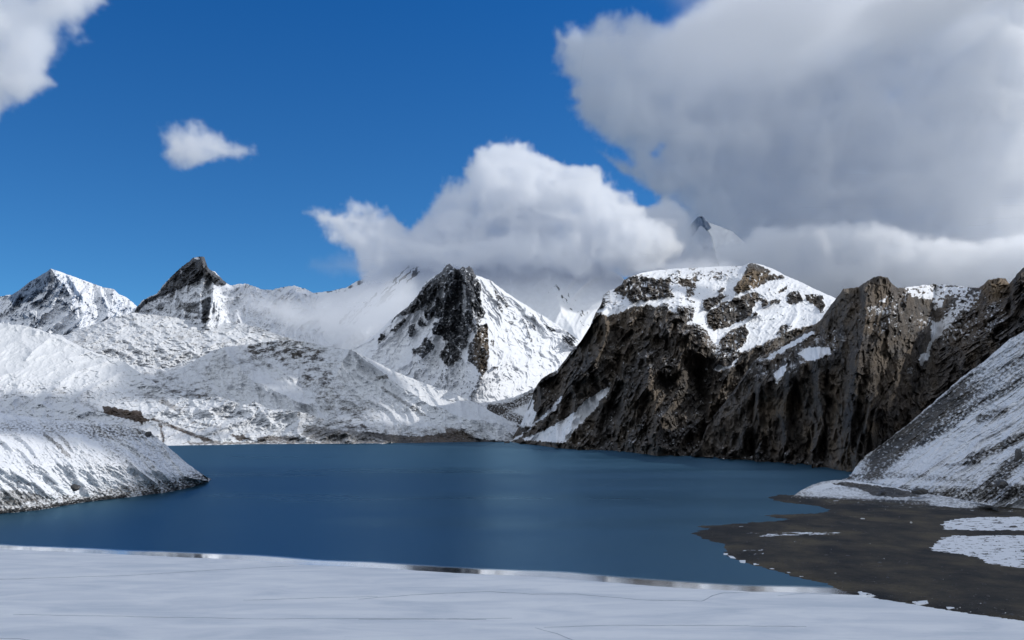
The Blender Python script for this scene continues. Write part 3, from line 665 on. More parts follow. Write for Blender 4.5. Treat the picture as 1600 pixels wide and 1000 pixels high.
    s = s - 2.6 * sstep(1030, 1050, X) * sstep(1165, 1140, X) * sstep(446, 434, Y) * np.clip(fbm(X / 7, Y / 5, 5, 0.65, 147) - 0.04, 0, 1) * 1.6
    s = s - 1.6 * (v > 0.5) * np.clip(fbm(X / 6, Y / 4.5, 4, 0.65, 148) - 0.22, 0, 1) * 2
    s = np.where((s < 0.35) & (v > 0.5), s + 0.9 * np.clip(dirnoise(X, Y, 80, 9, 4, 5, 144, False) + 0.02, 0, 1) * 1.7, s)
    s = s - 0.5 * np.where((s > 0.6) & (v < 0.4), 1, 0) * np.clip(fbm(X / 3.5, Y / 3, 3, 0.6, 150) - 0.15, 0, 1) * 2
    return s
def F1_tint(X, Y, v, n, P):
    t = 0.28 * sstep(-0.1, 0.35, fbm(X / 38, Y / 60, 4, 0.6, 145))
    return paint(t, X, Y, [(0.55, [(930, 490), (975, 482), (968, 500), (950, 520), (940, 540), (925, 520)], .8), (0.9, [(1150, 440), (1175, 420), (1200, 430), (1180, 450), (1150, 460)]), (0.5, [(1060, 430), (1090, 430), (1085, 465), (1050, 462)], .8), (0.35, [(1060, 520), (1080, 530), (1060, 600), (1045, 580)], .7)], soft=4)
F1b = [(x, y, float(Rw(x, y))) for x, y in ((788, 691), (800, 691), (830, 694), (860, 697), (900, 701), (950, 704.5), (1000, 707), (1050, 710), (1100, 714), (1160, 718), (1240, 723), (1300, 729), (1350, 732))]
terrain('cliff_massif', (788, 1350), [F1b,
    [(788, 690.5, 4520), (798, 688, 4500), (815, 660, 4480), (834, 612, 4480), (845, 598, 4470), (870, 585, 4420), (900, 545, 4380), (930, 497, 4330), (945, 484, 4280), (1000, 476, 4150), (1060, 481, 4050), (1090, 520, 3800), (1120, 560, 3600), (1150, 556, 3650), (1200, 536, 3900), (1250, 512, 4200), (1300, 490, 4400), (1350, 490, 4500)],
    [(788, 690.3, 4540), (798, 687, 4540), (812, 671, 4560), (828, 652, 4600), (833, 640, 4620), (834, 610, 4640), (840, 600, 4640), (846, 592, 4650), (858, 584, 4650), (870, 579, 4650), (880, 566, 4650), (892, 550, 4650), (905, 536, 4650), (918, 520, 4650), (924, 505, 4650), (931, 488, 4600), (938, 478, 4600), (941, 470, 4600), (940, 464, 4650), (948, 456, 4700), (962, 450, 4800), (971, 445, 4900), (975, 437, 4950), (988, 431, 5000), (1000, 427, 5100), (1020, 423, 5300), (1050, 420, 5500), (1090, 418, 5600), (1130, 416, 5700), (1160, 416, 5700), (1168, 412, 5700), (1176, 411, 5700), (1192, 414, 5700), (1210, 421, 5650), (1228, 431, 5600), (1250, 440, 5550), (1270, 450, 5450), (1290, 459, 5350), (1310, 468, 5300), (1350, 485, 5200)]],
    m_cliff, (0.8, 0.75), F1_rel, [
        ([(1010, 560), (1020, 620), (1030, 700)], 22, 260), ([(940, 500), (925, 560), (900, 640), (880, 690)], 26, 230), ([(985, 520), (960, 600), (935, 690)], 18, -200), ([(1170, 412), (1150, 455)], 12, 120),
        ([(1090, 590), (1100, 650), (1098, 690)], 18, -380), ([(1060, 500), (1065, 580)], 16, 130), ([(900, 600), (850, 668), (820, 688)], 10, 60), ([(1165, 440), (1120, 500)], 14, 110)],
    (1.2, 9, 13), F1_snow, F1_tint, back=(1500, 700), push=20, crag=46, cragw=(9, 15))

# ------------------------------------------------------------------ F2 sheer brown cliffs above the near end of the lake
def F2_rel(X, Y, v):
    g = -180 * (dirnoise(X, Y, 96, 150, 50, 3, 151, wq=.25) - 0.4) - 50 * (dirnoise(X, Y, 93, 60, 17, 3, 152, wq=.2) - 0.4)
    # rounder, diagonal strata on the right
    g2 = -140 * (dirnoise(X, Y, 140, 150, 34, 4, 154, wq=.25) - 0.4)
    w = sstep(1440, 1500, X)
    return (g * (1 - w) + g2 * w) * sstep(1.02, 0.95, v) * (0.15 + 0.85 * sstep(0, 0.04, v))
def F2_snow(X, Y, v, n, P):
    s = -0.25 + 0.5 * fbm(X / 7, Y / 9, 6, 0.7, 161) + 0.6 * np.clip(n[..., 2] - 0.3, 0, 1)
    s += 0.42 * sstep(60, 20, segdist(X, Y, [(1380, 490), (1440, 480), (1480, 500), (1540, 490)])) * (0.7 + 1.2 * fbm(X / 5, Y / 4, 4, 0.6, 163))
    s += 0.25 * sstep(40, 10, segdist(X, Y, [(1170, 580), (1240, 560), (1300, 530)]))
    W = 1.0
    s = paint(s, X, Y, [
        (W, [(1194, 561), (1210, 550), (1230, 538), (1268, 517), (1272, 521), (1240, 541), (1212, 556), (1200, 563)], .9), (W, [(1246, 552), (1266, 542), (1298, 543), (1299, 553), (1280, 560), (1264, 564)], .85),
        (W, [(1208, 582), (1230, 568), (1228, 578), (1222, 590), (1214, 601)], .95),
        (W, [(1412, 450), (1440, 445), (1480, 443), (1520, 450), (1500, 466), (1480, 460), (1470, 480), (1460, 484), (1456, 468), (1430, 466)], .9),
        (0.7, [(1500, 464), (1534, 454), (1528, 470), (1515, 484), (1500, 488), (1484, 508), (1472, 520), (1464, 524), (1470, 500)], .85),
        (0.8, [(1456, 500), (1472, 504), (1472, 524), (1456, 536), (1452, 558), (1440, 572), (1432, 560), (1448, 548), (1454, 524)], .9), (0.6, [(1416, 576), (1430, 566), (1424, 586), (1418, 584)], .8),
        (0.1, [(1425, 470), (1450, 472), (1460, 490), (1440, 490), (1425, 480)], .7), (0.1, [(1474, 470), (1492, 466), (1480, 482), (1472, 488)], .7),
        (0.8, [(1374, 472), (1382, 464), (1385, 474)], .9), (0.55, [(1362, 480), (1380, 478), (1390, 490), (1370, 492)], .7),
        (0.02, [(1532, 447), (1545, 436), (1572, 433), (1580, 447), (1560, 470), (1545, 475)], .95), (0.02, [(1360, 440), (1370, 428), (1385, 432), (1395, 446), (1365, 480), (1350, 475)], .8)], 6, 9)
    return s
_F2s = F2_snow
def F2_snow(X, Y, v, n, P):
    s = _F2s(X, Y, v, n, P)
    return s - 2.2 * sstep(1400, 1420, X) * sstep(505, 480, Y) * np.clip(fbm(X / 7, Y / 5, 5, 0.65, 168) - 0.02, 0, 1) * 1.8
def F2_tint(X, Y, v, n, P):
    t = 0.42 * sstep(-0.15, 0.3, fbm(X / 34, Y / 70, 4, 0.6, 165)) * sstep(1140, 1200, X)
    return paint(t, X, Y, [(1.0, [(1530, 447), (1545, 434), (1574, 432), (1582, 447), (1562, 468), (1545, 475)]), (0.55, [(1520, 465), (1540, 465), (1530, 490), (1515, 488)]), (0.5, [(1350, 475), (1365, 440), (1385, 445), (1365, 480)], .8), (0.35, [(1330, 560), (1420, 560), (1425, 640), (1350, 640)], .7)], soft=6)
F2b = [(x, y, float(Rw(x, y))) for x, y in ((1080, 713), (1100, 714), (1160, 718), (1200, 720.5), (1240, 722.5), (1280, 727), (1310, 731), (1345, 740))] + [(1400, 765, 1650), (1500, 770, 1600), (1800, 775, 1600)]
terrain('sheer_cliffs', (1080, 1800), [F2b,
    [(1080, 712, 2720), (1095, 700, 2700), (1110, 680, 2700), (1150, 635, 2680), (1200, 600, 2600), (1250, 570, 2520), (1300, 560, 2450), (1350, 555, 2380), (1420, 560, 2500), (1450, 570, 2550), (1500, 560, 2350), (1600, 520, 2200), (1800, 420, 2100)],
    [(1080, 711, 2740), (1092, 700, 2760), (1100, 680, 2800), (1108, 660, 2850), (1130, 632, 2900), (1150, 606, 2950), (1165, 584, 3000), (1180, 562, 3050), (1210, 546, 3100), (1250, 522, 3150), (1272, 510, 3200), (1285, 496, 3200), (1296, 480, 3150), (1306, 466, 3100), (1314, 457, 3050), (1318, 451, 3050), (1330, 450, 3050), (1342, 448, 3050), (1354, 440, 3000), (1364, 433, 3000), (1372, 431, 3000), (1386, 433, 3000), (1393, 442, 3050), (1402, 449, 3150), (1412, 450, 3300), (1425, 448, 3500), (1440, 446, 3700), (1465, 444, 3800), (1490, 446, 3800), (1515, 449, 3600), (1530, 449, 3400), (1536, 445, 3250), (1545, 437, 3200), (1560, 434, 3200), (1571, 435, 3200), (1577, 443, 3150), (1582, 438, 2950), (1590, 427, 2900), (1600, 417, 2850), (1640, 395, 2800), (1800, 330, 2700)]],
    m_cliff, (0.8, 0.75), F2_rel, [
        ([(1372, 432), (1350, 500), (1330, 600), (1310, 720)], 34, 130), ([(1292, 560), (1290, 640), (1285, 720)], 5, -110), ([(1240, 620), (1235, 690)], 6, -90), ([(1178, 620), (1172, 716)], 7, -160),
        ([(1460, 455), (1460, 520), (1440, 570), (1425, 620), (1410, 680)], 22, -420), ([(1420, 470), (1400, 560), (1390, 640)], 20, 120), ([(1560, 436), (1535, 500)], 16, 150), ([(1600, 420), (1560, 500), (1500, 580)], 22, 110), ([(1324, 520), (1322, 580)], 5, -70)],
    (2.5, 6, 14), F2_snow, F2_tint, back=(900, 500), push=4, crag=31, cragw=(9, 17))
# ------------------------------------------------------------------ H scree slope on the right
def H_rel(X, Y, v):
    w = 2 * fbm(X / 40, Y / 40, 3, seed=170)
    f = sstep(0, 0.12, v) * sstep(1.02, 0.97, v)
    return (-46 * (dirnoise(X + w, Y + w, -36, 230, 30, 5, 171, wq=.12) - 0.4) - 13 * (dirnoise(X + w, Y + w, -36, 60, 9, 5, 172, wq=.12) - 0.4) - 4 * facet(X / 10, Y / 7, 173) - 1.8 * facet(X / 4, Y / 3, 174)) * f
def H_snow(X, Y, v, n, P):
    w = 4 * fbm(X / 50, Y / 50, 3, seed=174)
    s = 0.95 + 0.55 * dirnoise(X + w, Y + w, -36, 70, 8, 6, 175, False, 0.66, .15) + 0.35 * fbm(X / 3.4, Y / 2.8, 3, 0.6, 176)
    pep = fbm(X / 5, Y / 4, 4, 0.65, 177)
    top = np.interp(X, [1320, 1345, 1380, 1420, 1460, 1500, 1540, 1600, 1700, 1800], [742, 716, 690, 660, 626, 592, 562, 517, 440, 350])
    dpt = Y - top
    band = sstep(0, 8, dpt) * sstep(62, 26, dpt) * sstep(1340, 1370, X) * sstep(1560, 1470, X)
    s -= 1.0 * band * (0.95 + 1.2 * pep)
    s -= 0.35 * sstep(90, 20, dpt) * (0.5 + 1.5 * pep)
    for pl, wd, k in (([(1440, 692), (1500, 650), (1600, 590)], 7, .7), ([(1510, 720), (1560, 700), (1620, 670)], 7, .9), ([(1550, 752), (1580, 730), (1600, 715)], 12, .9), ([(1480, 728), (1530, 722)], 3, .5), ([(1530, 655), (1570, 640)], 7, .8), ([(1490, 640), (1600, 560)], 8, .4), ([(1300, 748), (1420, 742), (1560, 758), (1640, 765)], 5, .5), ([(1400, 775), (1600, 772)], 12, .75)):
        s -= k * sstep(wd * 1.6, wd * 0.3, segdist(X + w, Y + w * 0.5, pl)) * (0.8 + 1.5 * pep)
    return s
terrain('scree_slope', (1316, 2300), [
    [(x, y, float(Rw(x, y, 0.5))) for x, y in ((1316, 750), (1345, 757), (1400, 774), (1460, 786), (1600, 796), (1800, 802), (2300, 826))],
    [(x, y, float(Rw(x, y, z))) for x, y, z in ((1316, 749, 1), (1345, 752, 5), (1400, 757, 12), (1460, 759, 18), (1600, 762, 24), (1800, 762, 28), (2300, 770, 30))],
    [(1316, 748, 1830), (1330, 742, 1900), (1338, 728, 1950), (1350, 714, 2000), (1380, 692, 2050), (1420, 662, 2080), (1460, 627, 2080), (1500, 592, 2080), (1540, 562, 2060), (1575, 532, 2040), (1600, 517, 2020), (1650, 480, 2000), (1700, 440, 1980), (1800, 350, 1950), (2000, 190, 1850), (2300, 20, 1750)]],
    m_near, (0.95, 0.75), H_rel, [([(1352, 716), (1420, 690), (1500, 640)], 14, 16)], (4.0, 22, 15), H_snow, back=(900, 500))

# unseen mountainside added right of the frame, meant to shade the near shore
gx = np.linspace(760, 4200, 150); gy = np.linspace(-2600, 1500, 170)
GX_, GY_ = np.meshgrid(gx, gy)
foot = 760 + 120 * fbm(GY_ / 500, GY_ * 0, 3, seed=3) - 0.0 * GY_
t_ = np.clip((GX_ - foot) / 1500, 0, 1)
hz = 1050 * t_ ** 0.9 * (0.8 + 0.35 * ridged(GX_ / 900, GY_ / 700, 6, 0.55, 191)) * sstep(1500, 900, GY_) * sstep(4200, 3000, GX_) - 6
grid_mesh('unseen_side_mountain', np.stack([GX_, GY_, hz], -1), {'snow': 0.8 + 0.6 * fbm(GX_ / 160, GY_ / 160, 6, 0.65, 192), 'tint': GX_ * 0}, m_cliff)['kind'] = 'structure'

# ------------------------------------------------------------------ beach with its spits, the hummock and snow patches
BE = [(1202, 777), (1212, 773.5), (1238, 773), (1262, 775), (1300, 776), (1400, 776), (3100, 770), (3100, 1250), (1800, 995), (1600, 974), (1470, 955), (1400, 943), (1345, 934), (1318, 924), (1290, 912), (1250, 903), (1200, 889), (1172, 881), (1150, 873), (1131, 866), (1136, 861), (1133, 856), (1131, 850), (1112, 846), (1098, 840), (1081, 833.5), (1088, 830), (1100, 826.5), (1092, 821.2), (1150, 819.5), (1168, 817), (1215, 814.5), (1221, 811), (1196, 807), (1210, 804), (1272, 802.5), (1290, 800), (1297, 797), (1288, 794), (1262, 788.5), (1225, 785), (1207, 781)]
bx, by = np.concatenate([1060 + np.arange(0, 700) * 1.0, np.arange(1762, 3000, 6.0)]), np.concatenate([np.arange(762, 832, 0.45), np.arange(832, 1000, 0.7)])
BX, BY = np.meshgrid(bx, by)
rg = sstep(838, 812, BY) * sstep(800, 815, BY) * sstep(1330, 1150, BX)
jx = (10 + 55 * rg) * fbm(BX / 60, BY / 2.2, 5, 0.62, 201); jy = 1.4 * fbm(BX / 14, BY / 4, 4, 0.6, 202)
d = sdf(BX + jx, (BY + jy) * 6.0, [(p[0], p[1] * 6.0) for p in BE])
hgt = np.clip(d * 0.05, -2.0, 1.1)
hgt = hgt + np.where(hgt > -1, 0.22 * fbm(BX / 30, BY / 2.6, 5, 0.6, 203), 0)
hgt += 0.25 * sstep(40, 200, d)
# rise to meet the scree at the back
hgt += 1.0 * sstep(800, 778, BY) * sstep(1240, 1330, BX) * sstep(0, 30, d)
PB = at(BX, BY, Rw(BX, BY)); PB[..., 2] = hgt
# snow cover of the beach
sB = -0.25 + 0.35 * fbm(BX / 12, BY / 2, 5, 0.62, 204)
edge_n = fbm(BX / 22, BY / 3, 5, 0.62, 205)
def pj(items, s, wx=16, wy=2.2):
    X2 = BX + wx * edge_n; Y2 = (BY + wy * fbm(BX / 16, BY / 2.5, 4, 0.6, 206)) * 4
    for val, pts, k in items:
        dd = sdf(X2, Y2, [(a, b * 4) for a, b in pts]); f = sstep(-2, 2, dd) * k; s = s * (1 - f) + val * f
    return s
sB = pj([(0.95, [(1478, 817), (1500, 812), (1540, 810), (2400, 806), (2400, 832), (1520, 831), (1470, 829)], 1), (0.95, [(1462, 852), (1472, 842), (1490, 839), (2400, 838), (2400, 896), (1590, 891), (1540, 883), (1530, 874), (1500, 869), (1450, 862)], 1),
         (0.75, [(1200, 836), (1240, 833.5), (1330, 834.5), (1325, 837), (1250, 839), (1180, 841)], .95), (0.7, [(1135, 834.6), (1190, 834), (1190, 836), (1140, 836.5)], .9), (0.6, [(1240, 831), (1280, 832), (1270, 834), (1225, 832.5)], .8),
         (0.9, [(1160, 861), (1198, 861), (1196, 863), (1150, 863)], .9), (0.9, [(1182, 866), (1193, 866), (1190, 869), (1180, 868)], 1),
         (0.62, [(1240, 779), (1300, 784), (1400, 788), (1620, 800), (1560, 803), (1380, 795), (1300, 789)], .75), (0.5, [(1350, 776), (2400, 772), (2400, 798), (1480, 790), (1360, 783)], .75),
         (0.8, [(1140, 823), (1170, 823), (1160, 825), (1130, 825)], .7)], sB)
sB = np.where(sB > 0.4, sB - 0.22 + 1.0 * fbm(BX / 20, BY / 1.7, 5, 0.68, 209), sB + 0.35 * np.clip(fbm(BX / 18, BY / 1.8, 4, 0.6, 219) - 0.2, 0, 1) * sstep(1400, 1500, BX))
m_beach, nt = newmat('dark_gravel_beach'); L = nt.links.new
out = N(nt, "ShaderNodeOutputMaterial"); bs = N(nt, "ShaderNodeBsdfPrincipled"); L(bs.outputs[0], out.inputs[0])
tc = N(nt, "ShaderNodeTexCoord"); 
na_ = N(nt, "ShaderNodeTexNoise", inp={'Scale': 0.02, 'Detail': 8, 'Roughness': 0.65}); mpb = N(nt, "ShaderNodeMapping"); mpb.inputs['Scale'].default_value = (1.0, 0.7, 1); mpb.inputs['Rotation'].default_value = (0, 0, 0.5); L(tc.outputs['Object'], mpb.inputs[0]); L(mpb.outputs[0], na_.inputs[0])
nb_ = N(nt, "ShaderNodeTexNoise", inp={'Scale': 0.5, 'Detail': 8, 'Roughness': 0.7}); L(tc.outputs['Object'], nb_.inputs[0])
rA = ramp(nt, [(0.38, (0.020, 0.019, 0.018)), (0.50, (0.045, 0.039, 0.030)), (0.63, (0.086, 0.070, 0.045))]); L(na_.outputs[0], rA.inputs[0])
rB = ramp(nt, [(0.3, (0.7, 0.7, 0.7)), (0.7, (1.3, 1.3, 1.3))]); L(nb_.outputs[0], rB.inputs[0])
mu = N(nt, "ShaderNodeMix", data_type='RGBA', blend_type='MULTIPLY'); mu.inputs[0].default_value = 1; L(rA.outputs[0], mu.inputs[6]); L(rB.outputs[0], mu.inputs[7])
at_ = N(nt, "ShaderNodeAttribute", attribute_name='snow')
m1 = N(nt, "ShaderNodeMath", operation='MULTIPLY_ADD'); m1.inputs[1].default_value = 0.5; L(nb_.outputs[0], m1.inputs[0]); L(at_.outputs['Fac'], m1.inputs[2])
mr1 = N(nt, "ShaderNodeMapRange", interpolation_type='SMOOTHSTEP'); mr1.inputs[1].default_value = 0.62; mr1.inputs[2].default_value = 0.92; L(m1.outputs[0], mr1.inputs[0])
mx1 = N(nt, "ShaderNodeMix", data_type='RGBA'); L(mr1.outputs[0], mx1.inputs[0]); L(mu.outputs[2], mx1.inputs[6]); mx1.inputs[7].default_value = (0.8, 0.82, 0.86, 1)
L(mx1.outputs[2], bs.inputs['Base Color']); bs.inputs['Roughness'].default_value = 0.8; bs.inputs['Specular IOR Level'].default_value = 0.2
bb = N(nt, "ShaderNodeBump"); bb.inputs['Distance'].default_value = 0.5; bb.inputs['Strength'].default_value = 0.7; L(nb_.outputs[0], bb.inputs['Height']); L(bb.outputs[0], bs.inputs['Normal'])
grid_mesh('beach', PB, {'snow': sB}, m_beach)['kind'] = 'structure'

def I_snow(X, Y, v, n, P):
    s = 0.62 + 0.5 * fbm(X / 8, Y / 3, 5, 0.65, 221)
    s = paint(s, X, Y, [(1.0, [(1255, 768), (1280, 757), (1310, 753), (1345, 757), (1340, 760), (1300, 761), (1275, 769)], .8), (0.0, [(1298, 755), (1320, 753), (1370, 758), (1420, 768), (1440, 776), (1395, 777), (1365, 774), (1345, 764), (1310, 758)], .95),
        (0.9, [(1270, 766), (1320, 763), (1350, 771), (1340, 775), (1270, 774)], .5), (1.0, [(1310, 750.5), (1350, 752), (1400, 759), (1450, 768), (1430, 767), (1380, 760), (1330, 754)], .9)], 3, 8, 0.8)
    s -= 0.7 * sstep(5, 1, segdist(X, Y, [(1240, 778), (1330, 782), (1450, 786)])) * (0.8 + fbm(X / 4, Y / 3, 3, seed=222))
    return s
Ib = [(x, y, float(Rw(x, y, 1.0))) for x, y in ((1236, 777.5), (1260, 779.5), (1300, 781.5), (1360, 785), (1420, 789), (1500, 794), (1560, 796))]
terrain('shore_hummock', (1236, 1560), [Ib, [(1236, 777.2, Ib[0][2] + 1), (1252, 766, 1320), (1268, 758, 1360), (1285, 752.5, 1390), (1305, 750, 1400), (1330, 751, 1400), (1365, 756, 1390), (1400, 762, 1370), (1440, 770, 1330), (1480, 776, 1290), (1520, 784, 1230), (1560, 792, 1160)]],
    m_near, (0.8, 0.5), lambda X, Y, v: -5 * (ridged(X / 14, Y / 6, 4, 0.6, 223) - 0.4), [([(1300, 756), (1370, 762), (1410, 774)], 4, -8)], (0.6, 9, 16), I_snow, back=(140, 30))

# ------------------------------------------------------------------ snow-covered shore ice in the foreground
m_ice, nt = newmat('wind_packed_snow'); L = nt.links.new
out = N(nt, "ShaderNodeOutputMaterial"); bs = N(nt, "ShaderNodeBsdfPrincipled"); L(bs.outputs[0], out.inputs[0])
tc = N(nt, "ShaderNodeTexCoord")
ang = math.atan2(ed[1], ed[0])
mp = N(nt, "ShaderNodeMapping"); mp.inputs['Rotation'].default_value = (0, 0, -ang + 0.5); mp.inputs['Scale'].default_value = (0.35, 1, 1); L(tc.outputs['Object'], mp.inputs[0])
n1 = N(nt, "ShaderNodeTexNoise", inp={'Scale': 0.045, 'Detail': 7, 'Roughness': 0.58, 'Distortion': 0.6}); L(mp.outputs[0], n1.inputs[0])
n2 = N(nt, "ShaderNodeTexNoise", inp={'Scale': 0.55, 'Detail': 8, 'Roughness': 0.72}); L(mp.outputs[0], n2.inputs[0])
r1 = ramp(nt, [(0.33, (0.68, 0.72, 0.765)), (0.48, (0.80, 0.82, 0.85)), (0.62, (0.90, 0.91, 0.92))]); L(n1.outputs[0], r1.inputs[0])
r2 = ramp(nt, [(0.25, (0.86, 0.87, 0.88)), (0.42, (1, 1, 1))]); L(n2.outputs[0], r2.inputs[0])
mu = N(nt, "ShaderNodeMix", data_type='RGBA', blend_type='MULTIPLY'); mu.inputs[0].default_value = 1; L(r1.outputs[0], mu.inputs[6]); L(r2.outputs[0], mu.inputs[7])
L(mu.outputs[2], bs.inputs['Base Color']); bs.inputs['Roughness'].default_value = 0.75; bs.inputs['Specular IOR Level'].default_value = 0.3
hm = N(nt, "ShaderNodeMath", operation='MULTIPLY_ADD'); hm.inputs[1].default_value = 0.25; L(n2.outputs[0], hm.inputs[0]); L(n1.outputs[0], hm.inputs[2])
bb = N(nt, "ShaderNodeBump"); bb.inputs['Distance'].default_value = 1.0; bb.inputs['Strength'].default_value = 0.6; L(hm.outputs[0], bb.inputs['Height']); L(bb.outputs[0], bs.inputs['Normal'])
E = np.array(EDGE); s_len = np.concatenate([[0], np.cumsum(np.hypot(*np.diff(E, axis=0).T))])
ss = np.concatenate([np.arange(0, s_len[-1], 1.0)])
ex = np.interp(ss, s_len, E[:, 0]); ey = np.interp(ss, s_len, E[:, 1])
jg = 1.3 * fbm(ss / 9, ss * 0, 5, 0.6, 231) + 1.5 * fbm(ss / 60, ss * 0 + 5, 3, 0.5, 232)
ex = ex + en[0] * jg; ey = ey + en[1] * jg
rows = []
for w in [-0.6, 0, 0.8, 2, 4, 8, 14, 22, 35, 50, 70, 95, 125, 160, 210, 280, 400, 650, 1100]:
    z = 0.0 if w < 0 else 0.42 + 0.16 * fbm(ss / 14, ss * 0 + w / 8, 4, 0.55, 233) * min(1, w / 2) + 0.12 * min(w, 20) / 20
    if w < 0: z = -0.5
    xx = ex - en[0] * max(w, 0); yy = ey - en[1] * max(w, 0)
    rows.append(np.stack([xx, yy, np.full(xx.shape, z) if np.isscalar(z) else z], -1))
RV = np.array(rows)[::-1]
sf = grid_mesh('snow_field', RV, {}, m_ice); sf['kind'] = 'structure'

def snow_z(x, y): return 0.56
m_crack, nt = newmat('grey_ice_in_cracks'); L = nt.links.new
out = N(nt, "ShaderNodeOutputMaterial"); bs = N(nt, "ShaderNodeBsdfPrincipled"); L(bs.outputs[0], out.inputs[0])
bs.inputs['Base Color'].default_value = (0.30, 0.34, 0.39, 1); bs.inputs['Roughness'].default_value = 0.6
def crack(pts, w, seed):
    P_ = np.array(pts, float); n = 160
    L_ = np.concatenate([[0], np.cumsum(np.hypot(*np.diff(P_, axis=0).T))]); t = np.linspace(0, L_[-1], n)
    x = np.interp(t, L_, P_[:, 0]); y = np.interp(t, L_, P_[:, 1]) + 0.9 * fbm(t / 25, t * 0, 4, 0.6, seed)
    C = at(x, y, Rw(x, y, 0.66)); wd = w * (0.35 + 0.65 * np.abs(fbm(t / 18, t * 0 + 2, 4, 0.7, seed + 1)) * 2.2) * np.minimum(1, np.minimum(t, t[-1] - t) / 20 + 0.1)
    T = np.gradient(C[:, :2], axis=0); T /= np.linalg.norm(T, axis=1, keepdims=True) + 1e-9; Nn = np.stack([-T[:, 1], T[:, 0]], -1)
    V = np.zeros((3, n, 3)); V[0, :, :2] = C[:, :2] + Nn * wd[:, None] / 2; V[2, :, :2] = C[:, :2] - Nn * wd[:, None] / 2; V[1, :, :2] = C[:, :2]
    V[0, :, 2] = V[2, :, 2] = 0.60; V[1, :, 2] = 0.72
    o = grid_mesh('pressure_crack', V, {}, m_crack, False); o.parent = sf
    return o
for k, (pts, w) in enumerate([
    ([(-60, 907), (200, 899), (330, 891), (460, 884)], 0.9), ([(560, 936), (650, 929), (760, 924), (830, 928), (900, 928), (1000, 937), (1098, 939), (1112, 931), (1130, 926), (1170, 926)], 1.0),
    ([(380, 938), (500, 934), (590, 932)], 0.5), ([(20, 960), (200, 963), (400, 967), (620, 966), (760, 968)], 0.6), ([(850, 980), (950, 977), (1100, 977), (1260, 979)], 0.6),
    ([(836, 981), (870, 990), (905, 1004)], 0.6), ([(1215, 931), (1262, 926), (1300, 930)], 0.4), ([(-40, 996), (30, 998), (60, 1002)], 0.6), ([(560, 968), (700, 967), (800, 966)], 0.4)]):
    crack(pts, w, 300 + k * 7)

# ------------------------------------------------------------------ loose things: snow slabs and boulders
def blob(name, loc, size, mat, seed, label, cat, group, flat=False, rot=0.0):
    bm_v, bm_f = [], []
    rs = np.random.RandomState(seed)
    import bmesh
    bm = bmesh.new(); bmesh.ops.create_icosphere(bm, subdivisions=3, radius=1)
    pl = [(rs.randn(3)) for _ in range(9)]; pl = [p / np.linalg.norm(p) for p in pl]; dd = rs.uniform(0.55, 0.85, 9)
    for v in bm.verts:
        p = np.array(v.co)
        for q, dq in zip(pl, dd):
            e = p @ q - dq
            if e > 0: p = p - q * e * 0.92
        r = 1 + 0.12 * float(gn(p[0] * 2.5 + seed, p[1] * 2.5 + p[2] * 1.7)) + 0.05 * float(gn(p[0] * 6 + seed, p[1] * 6 - p[2] * 5))
        p = p * r
        v.co = (p[0] * size[0], p[1] * size[1], p[2] * size[2])
    me = bpy.data.meshes.new(name); bm.to_mesh(me); bm.free()
    if flat:
        for p in me.polygons: p.use_smooth = False
    me.materials.append(mat); o = bpy.data.objects.new(name, me); col.objects.link(o); o.location = loc; o.rotation_euler[2] = rot
    tag(o, label, cat, group); return o
def slab(pts, label, th=0.35, z0=0.05, seed=0):
    """a broken snow slab: its photo outline laid on the shore plane, with thickness"""
    import bmesh
    P_ = list(pts) + [pts[0]]; out_ = []
    for (a, b), (c, d_) in zip(P_[:-1], P_[1:]):
        for t in np.linspace(0, 1, 7)[:-1]: out_.append((a + (c - a) * t, b + (d_ - b) * t))
    rs = np.random.RandomState(seed)
    q = [at(x + rs.randn() * 0.5, y + rs.randn() * 0.12, float(Rw(x, y, z0)))[:2] for x, y in out_]
    cx, cy = np.mean(q, 0)
    bm = bmesh.new()
    lo = [bm.verts.new((a - cx, b - cy, -0.3)) for a, b in q]; hi = [bm.verts.new(((a - cx) * 0.96, (b - cy) * 0.96, th)) for a, b in q]
    bm.faces.new(hi); n = len(q)
    for i in range(n): bm.faces.new((lo[i], lo[(i + 1) % n], hi[(i + 1) % n], hi[i]))
    bmesh.ops.recalc_face_normals(bm, faces=bm.faces)
    me = bpy.data.meshes.new('snow_slab'); bm.to_mesh(me); bm.free(); me.materials.append(m_ice)
    o = bpy.data.objects.new('snow_slab', me); col.objects.link(o); o.location = (cx, cy, z0)
    tag(o, label, 'snow slab', 'snow slabs along the beach waterline'); return o
slab([(1305, 910), (1320, 909), (1328, 914), (1340, 917), (1331, 921), (1316, 919), (1312, 913)], 'biggest white snow slab at the pointed end of the lake, just off the snow field', 0.5, seed=1)
slab([(1340, 926), (1352, 924), (1372, 927), (1378, 932), (1360, 933), (1346, 931)], 'long white snow slab touching the snow field where beach, water and snow meet', 0.5, 0.5, seed=2)
slab([(1424, 941), (1449, 939), (1451, 944), (1436, 945)], 'white snow slab lying on dark gravel right against the foreground snow edge', 0.4, 0.8, seed=3)
slab([(1478, 949), (1490, 949), (1492, 951), (1482, 952)], 'smallest snow scrap by the snow field edge, furthest right on the gravel', 0.3, 0.8, seed=4)
slab([(1130, 865), (1138, 865), (1137, 867), (1131, 867)], 'tiny snow scrap at the leftmost corner of the lower beach', 0.3, seed=5)
slab([(1137, 868), (1146, 870), (1150, 873), (1142, 872)], 'thin slanting snow scrap on the waterline, second from the left corner', 0.3, seed=6)
slab([(1155, 876), (1165, 876), (1164, 880), (1157, 879)], 'roundish bright snow slab on the waterline below the two inland snow flecks', 0.4, seed=7)
slab([(1177, 881), (1188, 881), (1186, 883), (1178, 883)], 'flat snow slab a little inland of the waterline, right of the roundish one', 0.4, seed=8)
